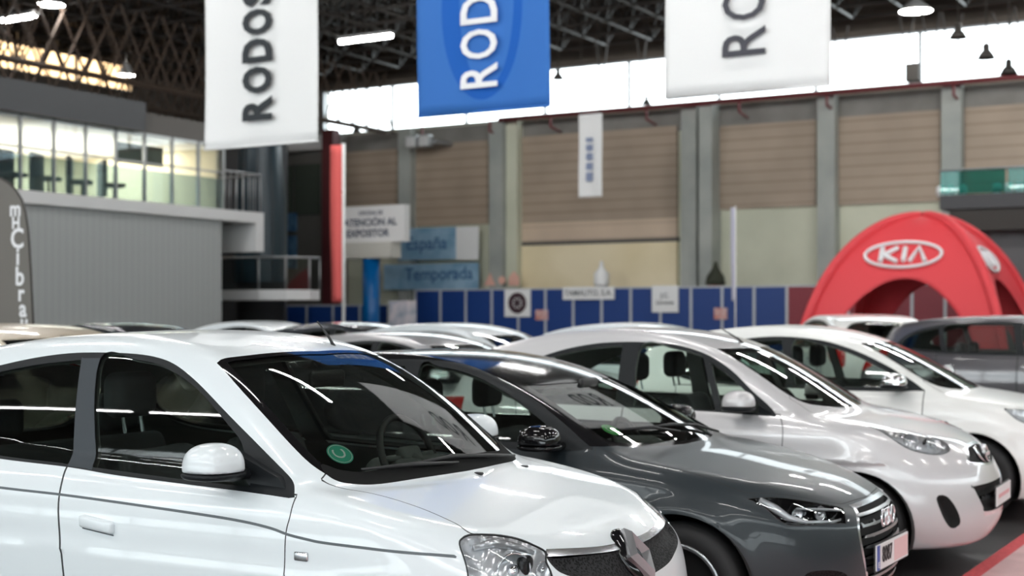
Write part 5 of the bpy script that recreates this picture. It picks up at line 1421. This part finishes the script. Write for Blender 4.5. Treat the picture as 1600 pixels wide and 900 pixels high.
# blue mural boards with script lettering
M_MUR = mat('pale_blue_mural', (.20, .38, .55), .7, build=noisy(1.3, (.16, .32, .48), (.34, .52, .66), 4))
M_MINK = mat('deep_blue_ink', (.05, .14, .30), .7)
t, w, h, z0 = board('mural_sign', 622, 713, 356, 406, WY - .5, M_MUR, 'upper pale blue mural board with dark blue script, left of the grey column', 'mural'); words(t, 'España', .62, 0, h*.5, M_MINK, bold=.01)
t, w, h, z0 = board('mural_sign', 713, 748, 354, 406, WY - .5, M_CLOTH, 'white board next to the upper blue mural board', 'board')
t, w, h, z0 = board('mural_sign', 600, 748, 412, 452, WY - .55, M_MUR, 'lower pale blue mural board with the word Temporada', 'mural'); words(t, 'Temporada', .60, .35, h*.58, M_MINK, bold=.01)
M_CORAL = mat('pale_coral_print', (.80, .47, .38), .7)
for a, b, nm, shp in [(752, 770, 'triangle, nearest the mural', [(-1, 0), (1, 0), (.1, 1.9)]), (773, 787, 'disc, the middle one', [(math.cos(q) * .8, 1 + math.sin(q) * .8) for q in np.linspace(0, 2*PI, 20, endpoint=False)]), (790, 808, 'pointed arch, nearest the round emblem sign', [(-.9, 0), (.9, 0), (.9, 1.2), (0, 2.2), (-.9, 1.2)])]:
    X0, X1 = px_w(a, b, WY - .95); z0 = z_at((a + b) / 2, 446, WY - .95); r_ = (X1 - X0) / 2
    bm = bmesh.new(); add_prism(bm, [(x * r_, z * r_) for x, z in shp], -.01, .01, 'y')
    o = bm_obj('wall_sticker', bm, M_CORAL, None, False, ((X0 + X1) / 2, WY - .78, z0)); tag(o, 'pale coral wall pictogram shaped like a ' + nm, 'sticker')
# white bottle-shaped inflatable above the panels, dark figure
X, _, Z = at_y(933, 446, PY); bm = bmesh.new(); add_lathe(bm, [(.001, 0), (.22, 0), (.24, .1), (.24, .40), (.10, .56), (.07, .64), (.05, .78), (.001, .80)], 24, 'z')
o = bm_obj('inflatable_bottle', bm, M_CLOTH, None, True, (X, PY + .3, Z - .02)); tag(o, 'white bottle-shaped inflatable standing above the long fascia sign', 'inflatable')
tube('inflatable_stem', [(0, 0, -Z + .02), (0, 0, 0)], .03, M_POST, o)
X, _, Z = at_y(1112, 442, PY); bm = bmesh.new(); add_lathe(bm, [(.001, 0), (.30, 0), (.26, .25), (.12, .45), (.04, .68), (.001, .70)], 16, 'z')
o = bm_obj('dark_plant', bm, mat('dark_foliage', (.04, .045, .03), .9), None, True, (X, PY + .3, Z - .05)); tag(o, 'dark pointed plant top above the blue panels by the column', 'plant')
bm = bmesh.new(); add_lathe(bm, [(.001, -Z), (.2, -Z), (.25, -.02), (.001, 0)], 16, 'z'); bm_obj('plant_tub', bm, mat('terracotta', (.30, .10, .07), .8), o, True)
# flags
def flag(px, py_top, py_bot, Y, label, m, w, side=-1, red=False):
    X, _, Zt = at_y(px, py_top, Y); Zb = at_y(px, py_bot, Y)[2]
    t = empty('feather_flag', (X, Y, 0), 0, label, 'flag')
    tube('flag_pole', [(0, 0, 0.02), (0, 0, Zt)], .045 if red else .016, M_CLOTH, t, 8)
    bm = bmesh.new(); add_box(bm, (-.35, -.35, 0), (.35, .35, .06), .02, 1); bm_obj('flag_base', bm, M_STEEL, t)
    cloth('flag_cloth', min(0, side * w), max(0, side * w), Zb, Zt - .03, 0, m, t, .05, 1, 8, 20)
    return t, Zt, Zb
flag(537, 224, 472, 31.0, 'tall red flag on a white pole left of the information sign', mat('coral_red_flag', (.80, .14, .13), .8), .46, -1, True)
flag(1149, 322, 470, 30.0, 'slim whitish feather flag in front of the blue panels', mat('pale_flag', (.50, .50, .60), .8), .11, -1)
# grey feather flag with stacked letters at the left edge
FY = 10.3; X, _, Zt = at_y(10, 285, FY); t = empty('feather_flag', (X, FY, 0), 0, 'grey feather flag with white stacked letters at the left edge', 'flag')
xr = at_y(44, 400, FY)[0] - X; xl = -.48
prof = [(xl, .35), (xr, .35), (xr, 2.2)] 
zr = [at_y(p_, q_, FY) for p_, q_ in ((0, 278), (14, 286), (25, 297), (34, 312), (40, 332), (44, 360), (48, 420), (52, 505))]
pts = [(a[0] - X, a[2]) for a in zr]; pts = [(xl, pts[0][1] - .06), (xl * .6, pts[0][1] - .01)] + pts + [(pts[-1][0] + .02, .5), (xl, .5)]
bm = bmesh.new(); add_prism(bm, pts, -.006, .006, 'y'); bmesh.ops.triangulate(bm, faces=bm.faces[:])
bm_obj('flag_cloth', bm, mat('taupe_flag_cloth', (.16, .15, .135), .8), t)
tube('flag_pole', [(pts[-1][0], .02, .02)] + [(p_[0], .0, p_[1]) for p_ in pts[-3:1:-1]], .012, M_STEEL, t, 6)
box('flag_base', (-.45, -.3, 0), (.35, .3, .06), M_STEEL, t)
for ch, px, py, sz in [('m', 24, 327, .13), ('H', 25, 349, .10), ('C', 27, 374, .17), ('i', 28, 402, .15), ('b', 31, 433, .16), ('r', 33, 459, .14), ('a', 36, 483, .15), ('u', 38, 505, .14)]:
    a = at_y(px, py, FY - .01); text_mesh('flag_letter', ch, sz * 1.75, M_WINK, t, face_m(a[0] - X, -.012, a[2]), .006, .001)

# ------------------------------------------------------------------ red arch tent
def tent():
    cx, cy, s, H = -7.2, 28.7, 2.0, 3.62
    t = empty('arch_tent', (cx, cy, 0), 0, 'red arched promotional tent with white oval KIA emblem', 'tent')
    MR = mat('red_tent_fabric', (.78, .06, .075), .6); n, m = 28, 24
    def ridge(v, sx, sy):      # v 0 ground .. 1 apex
        a = v * PI / 2; r = max(0.0, math.cos(a)) ** 1.0; return Vector((sx * s * r, sy * s * r, H * max(0.0, math.sin(a)) ** 1.0))
    faces = [((-1, -1), (1, -1)), ((1, -1), (1, 1)), ((1, 1), (-1, 1)), ((-1, 1), (-1, -1))]
    for A, B in faces:
        bm = bmesh.new(); g = []
        for i in range(n + 1):
            u = i / n; zo = 2.32 * math.sqrt(max(0, 1 - (abs(u - .5) / .41) ** 2.2)) if abs(u - .5) < .41 else 0
            v0 = math.asin(min(1, (zo / H)) ** 1.0) * 2 / PI; row = []
            for j in range(m + 1):
                v = v0 + (1 - v0) * j / m; p = ridge(v, *A).lerp(ridge(v, *B), u)
                nrm = Vector(((A[0] + B[0]) / 2, (A[1] + B[1]) / 2, 0)); p = p - nrm * .10 * math.sin(PI * u) * math.sin(PI * v)
                row.append(bm.verts.new(p))
            g.append(row)
        for i in range(n):
            for j in range(m): bm.faces.new((g[i][j], g[i+1][j], g[i+1][j+1], g[i][j+1]))
        bmesh.ops.remove_doubles(bm, verts=bm.verts, dist=.002)
        o = bm_obj('tent_face', bm, MR, t, True); md = o.modifiers.new('s', 'SOLIDIFY'); md.thickness = .015
        tube('leg_beam', [ridge(v, *A) for v in np.linspace(0, .98, 24)], .10, MR, t, 10)
    # emblem on the front face and on the right-hand face
    def emblem(face, uc, zc, W, Hh):
        A, B = face; mm = Matrix.Identity(4); out = []
        def onto(a, b, off):   # a along the face, b height
            z = zc + b; v = math.asin(min(1, z / H) ** 1.0) * 2 / PI; P, Q = ridge(v, *A), ridge(v, *B); L = (Q - P).length
            u = .5 + (uc + a) / L; nrm = Vector(((A[0] + B[0]) / 2, (A[1] + B[1]) / 2, 0))
            p = P.lerp(Q, u) - nrm * .10 * math.sin(PI * u) * math.sin(PI * v); return p + nrm * off + Vector((0, 0, off * .6))
        bm = bmesh.new(); add_tube(bm, [onto(math.cos(a) * W, math.sin(a) * Hh, .03) for a in np.linspace(0, 2*PI, 48, endpoint=False)], .036, 6, closed=True)
        bm_obj('emblem_oval', bm, M_WINK, t, True)
        bm = bmesh.new(); w_ = .055
        def stroke(*pts): add_tube(bm, [onto(x, y, .035) for x, y in pts], .050, 5)
        h = Hh * .56
        stroke((-.42, -h), (-.42, h)); stroke((-.12, h), (-.38, -.01)); stroke((-.38, 0), (-.10, -h)); stroke((.02, -h), (.02, h)); stroke((.14, -h), (.29, h), (.44, -h))
        bm_obj('emblem_letters', bm, M_WINK, t)
    emblem(faces[0], -.08, 2.78, .74, .25); emblem(faces[1], 0, 2.70, .62, .24)
tent()
# mezzanine at the right
MY = 33.0
X0 = at_y(1468, 300, MY)[0]; zt, z1, z0 = z_at(1530, 264, MY), z_at(1530, 303, MY), z_at(1530, 332, MY)
t = st(empty('trim_40')); o = box('mezzanine_slab', (X0, MY, z0 + .1), (X0 + 9, MY + 5, z1), M_FASC, t); st(o); o = box('mezzanine_soffit', (X0 + .2, MY + .1, z0 - .4), (X0 + 9, MY + 5, z0 + .1), M_STEEL, t); st(o)
o = box('mezzanine_wall', (X0 + .8, MY + .6, 0), (X0 + 9, MY + .8, z0 - .4), mat('dim_grey_wall', (.13, .13, .135), .8), t); st(o)
t = empty('glass_balustrade', (X0, MY, z1), 0, 'teal glass balustrade on the dark mezzanine at the right', 'railing')
for i in range(5): box('glass_panel', (.02 + i * 1.5, -.01, .02), (1.46 + i * 1.5, .01, zt - z1), M_TEAL, t)
tube('hand_rail', [(0, 0, zt - z1), (7.5, 0, zt - z1)], .025, M_STEEL2, t)
for a, lab in [(1470, 'leftmost, cut by the rail end'), (1485, 'second from the left'), (1504, 'beside the gap, left of it'), (1558, 'first of the right-hand group'), (1577, 'middle of the right-hand group'), (1594, 'nearest the right edge')]:
    x = at_y(a, 300, MY + .4)[0]; bm = bmesh.new(); add_lathe(bm, [(.001, 0), (.07, 0), (.11, .10), (.10, .22), (.06, .26), (.001, .26)], 16, 'z')
    o = bm_obj('white_pot', bm, M_CLOTH, None, True, (x, MY + .4, z1)); tag(o, 'small white pot behind the teal balustrade, ' + lab, 'pot')
# ------------------------------------------------------------------ the cars
car_city(); car_grey(); car_silver()
white4 = car_plain(S_FOUR, o=(-1.60, 12.1, .03), paint=M_WHITE2, label='white hatchback with chrome mirror caps, fourth in the front row', cat='car', mirror_mat=M_CHROME, **FOUR)
dark5 = car_plain(S_TALL, o=(-.85, 18.9, 0), paint=M_DKGREY, label='tall plum-grey car at the right edge beyond the white hatchbacks', cat='car', mirror_mat=M_CHROME, **TALL)
cl = lambda src, x, y, r, a, b, lab: clone(src, (x, y, r), a, b, lab)
dark5.scale = (1, 1, 1.035)
c = cl(dark5, -7.7, 23.6, 2.1, M_DKGREY, M_WHITE2, 'tall white car seen end-on just in front of the red tent'); c.scale = (1.0, 1.0, 1.045)
white4.scale = (1, 1, 1.03)
cl(white4, -6.66, 14.3, .0, M_WHITE2, M_WHITE, 'white hatchback whose roof shows below the round emblem sign')
cl(white4, -6.0, 12.25, .0, M_WHITE2, M_SILV2, 'silver hatchback just behind the roof of the dark grey one').scale = (1, 1, .975)
cl(white4, -9.75, 16.4, .0, M_WHITE2, M_DKBLUE, 'ink blue hatchback at the foot of the tall red flag')
cl(white4, -13.3, 18.6, .0, M_WHITE2, M_WHITE, 'white hatchback far back below the curved balcony')
cl(dark5, -6.95, 7.9, .0, M_DKGREY, M_ROOFB, 'tall beige car at the left edge behind the nearest white hatchback').scale = (1, 1, .985)
cl(white4, -10.8, 13.0, .0, M_WHITE2, M_DKBLUE, 'ink blue hatchback in front of the grey ribbed cladding')
cl(white4, -5.2, 16.35, .0, M_WHITE2, M_WHITE, 'white hatchback whose roof shows under the long fascia sign')
# daylight outside
w = bpy.data.worlds.new('daylight'); scene.world = w; w.use_nodes = True; nt = w.node_tree
nt.nodes['Background'].inputs[0].default_value = (.93, .97, 1.0, 1); nt.nodes['Background'].inputs[1].default_value = 3.2
# ------------------------------------------------------------------ camera and look
cam = bpy.data.cameras.new('camera'); co = bpy.data.objects.new('camera', cam); COL.objects.link(co)
co.location = (0, 0, EYE); co.rotation_euler = (PI/2, 0, YAW)
cam.sensor_width = 36; cam.lens = FPX / 1600 * 36; cam.shift_y = (HORIZ - 450) / 1600
cam.clip_end = 300; cam.clip_start = .05
cam.dof.use_dof = True; cam.dof.focus_distance = 5.0; cam.dof.aperture_fstop = 2.8
scene.camera = co
scene.view_settings.view_transform = 'Standard'; scene.view_settings.look = 'None'
scene.view_settings.gamma = 1.0; scene.view_settings.use_curve_mapping = False
scene.view_settings.exposure = 1.12
try:
    scene.cycles.use_denoising = True; scene.cycles.denoiser = 'OPENIMAGEDENOISE'
    scene.cycles.max_bounces = 10; scene.cycles.transparent_max_bounces = 24; scene.cycles.diffuse_bounces = 4
    scene.cycles.glossy_bounces = 5; scene.cycles.sample_clamp_indirect = 6.0; scene.cycles.caustics_reflective = False
except Exception: pass
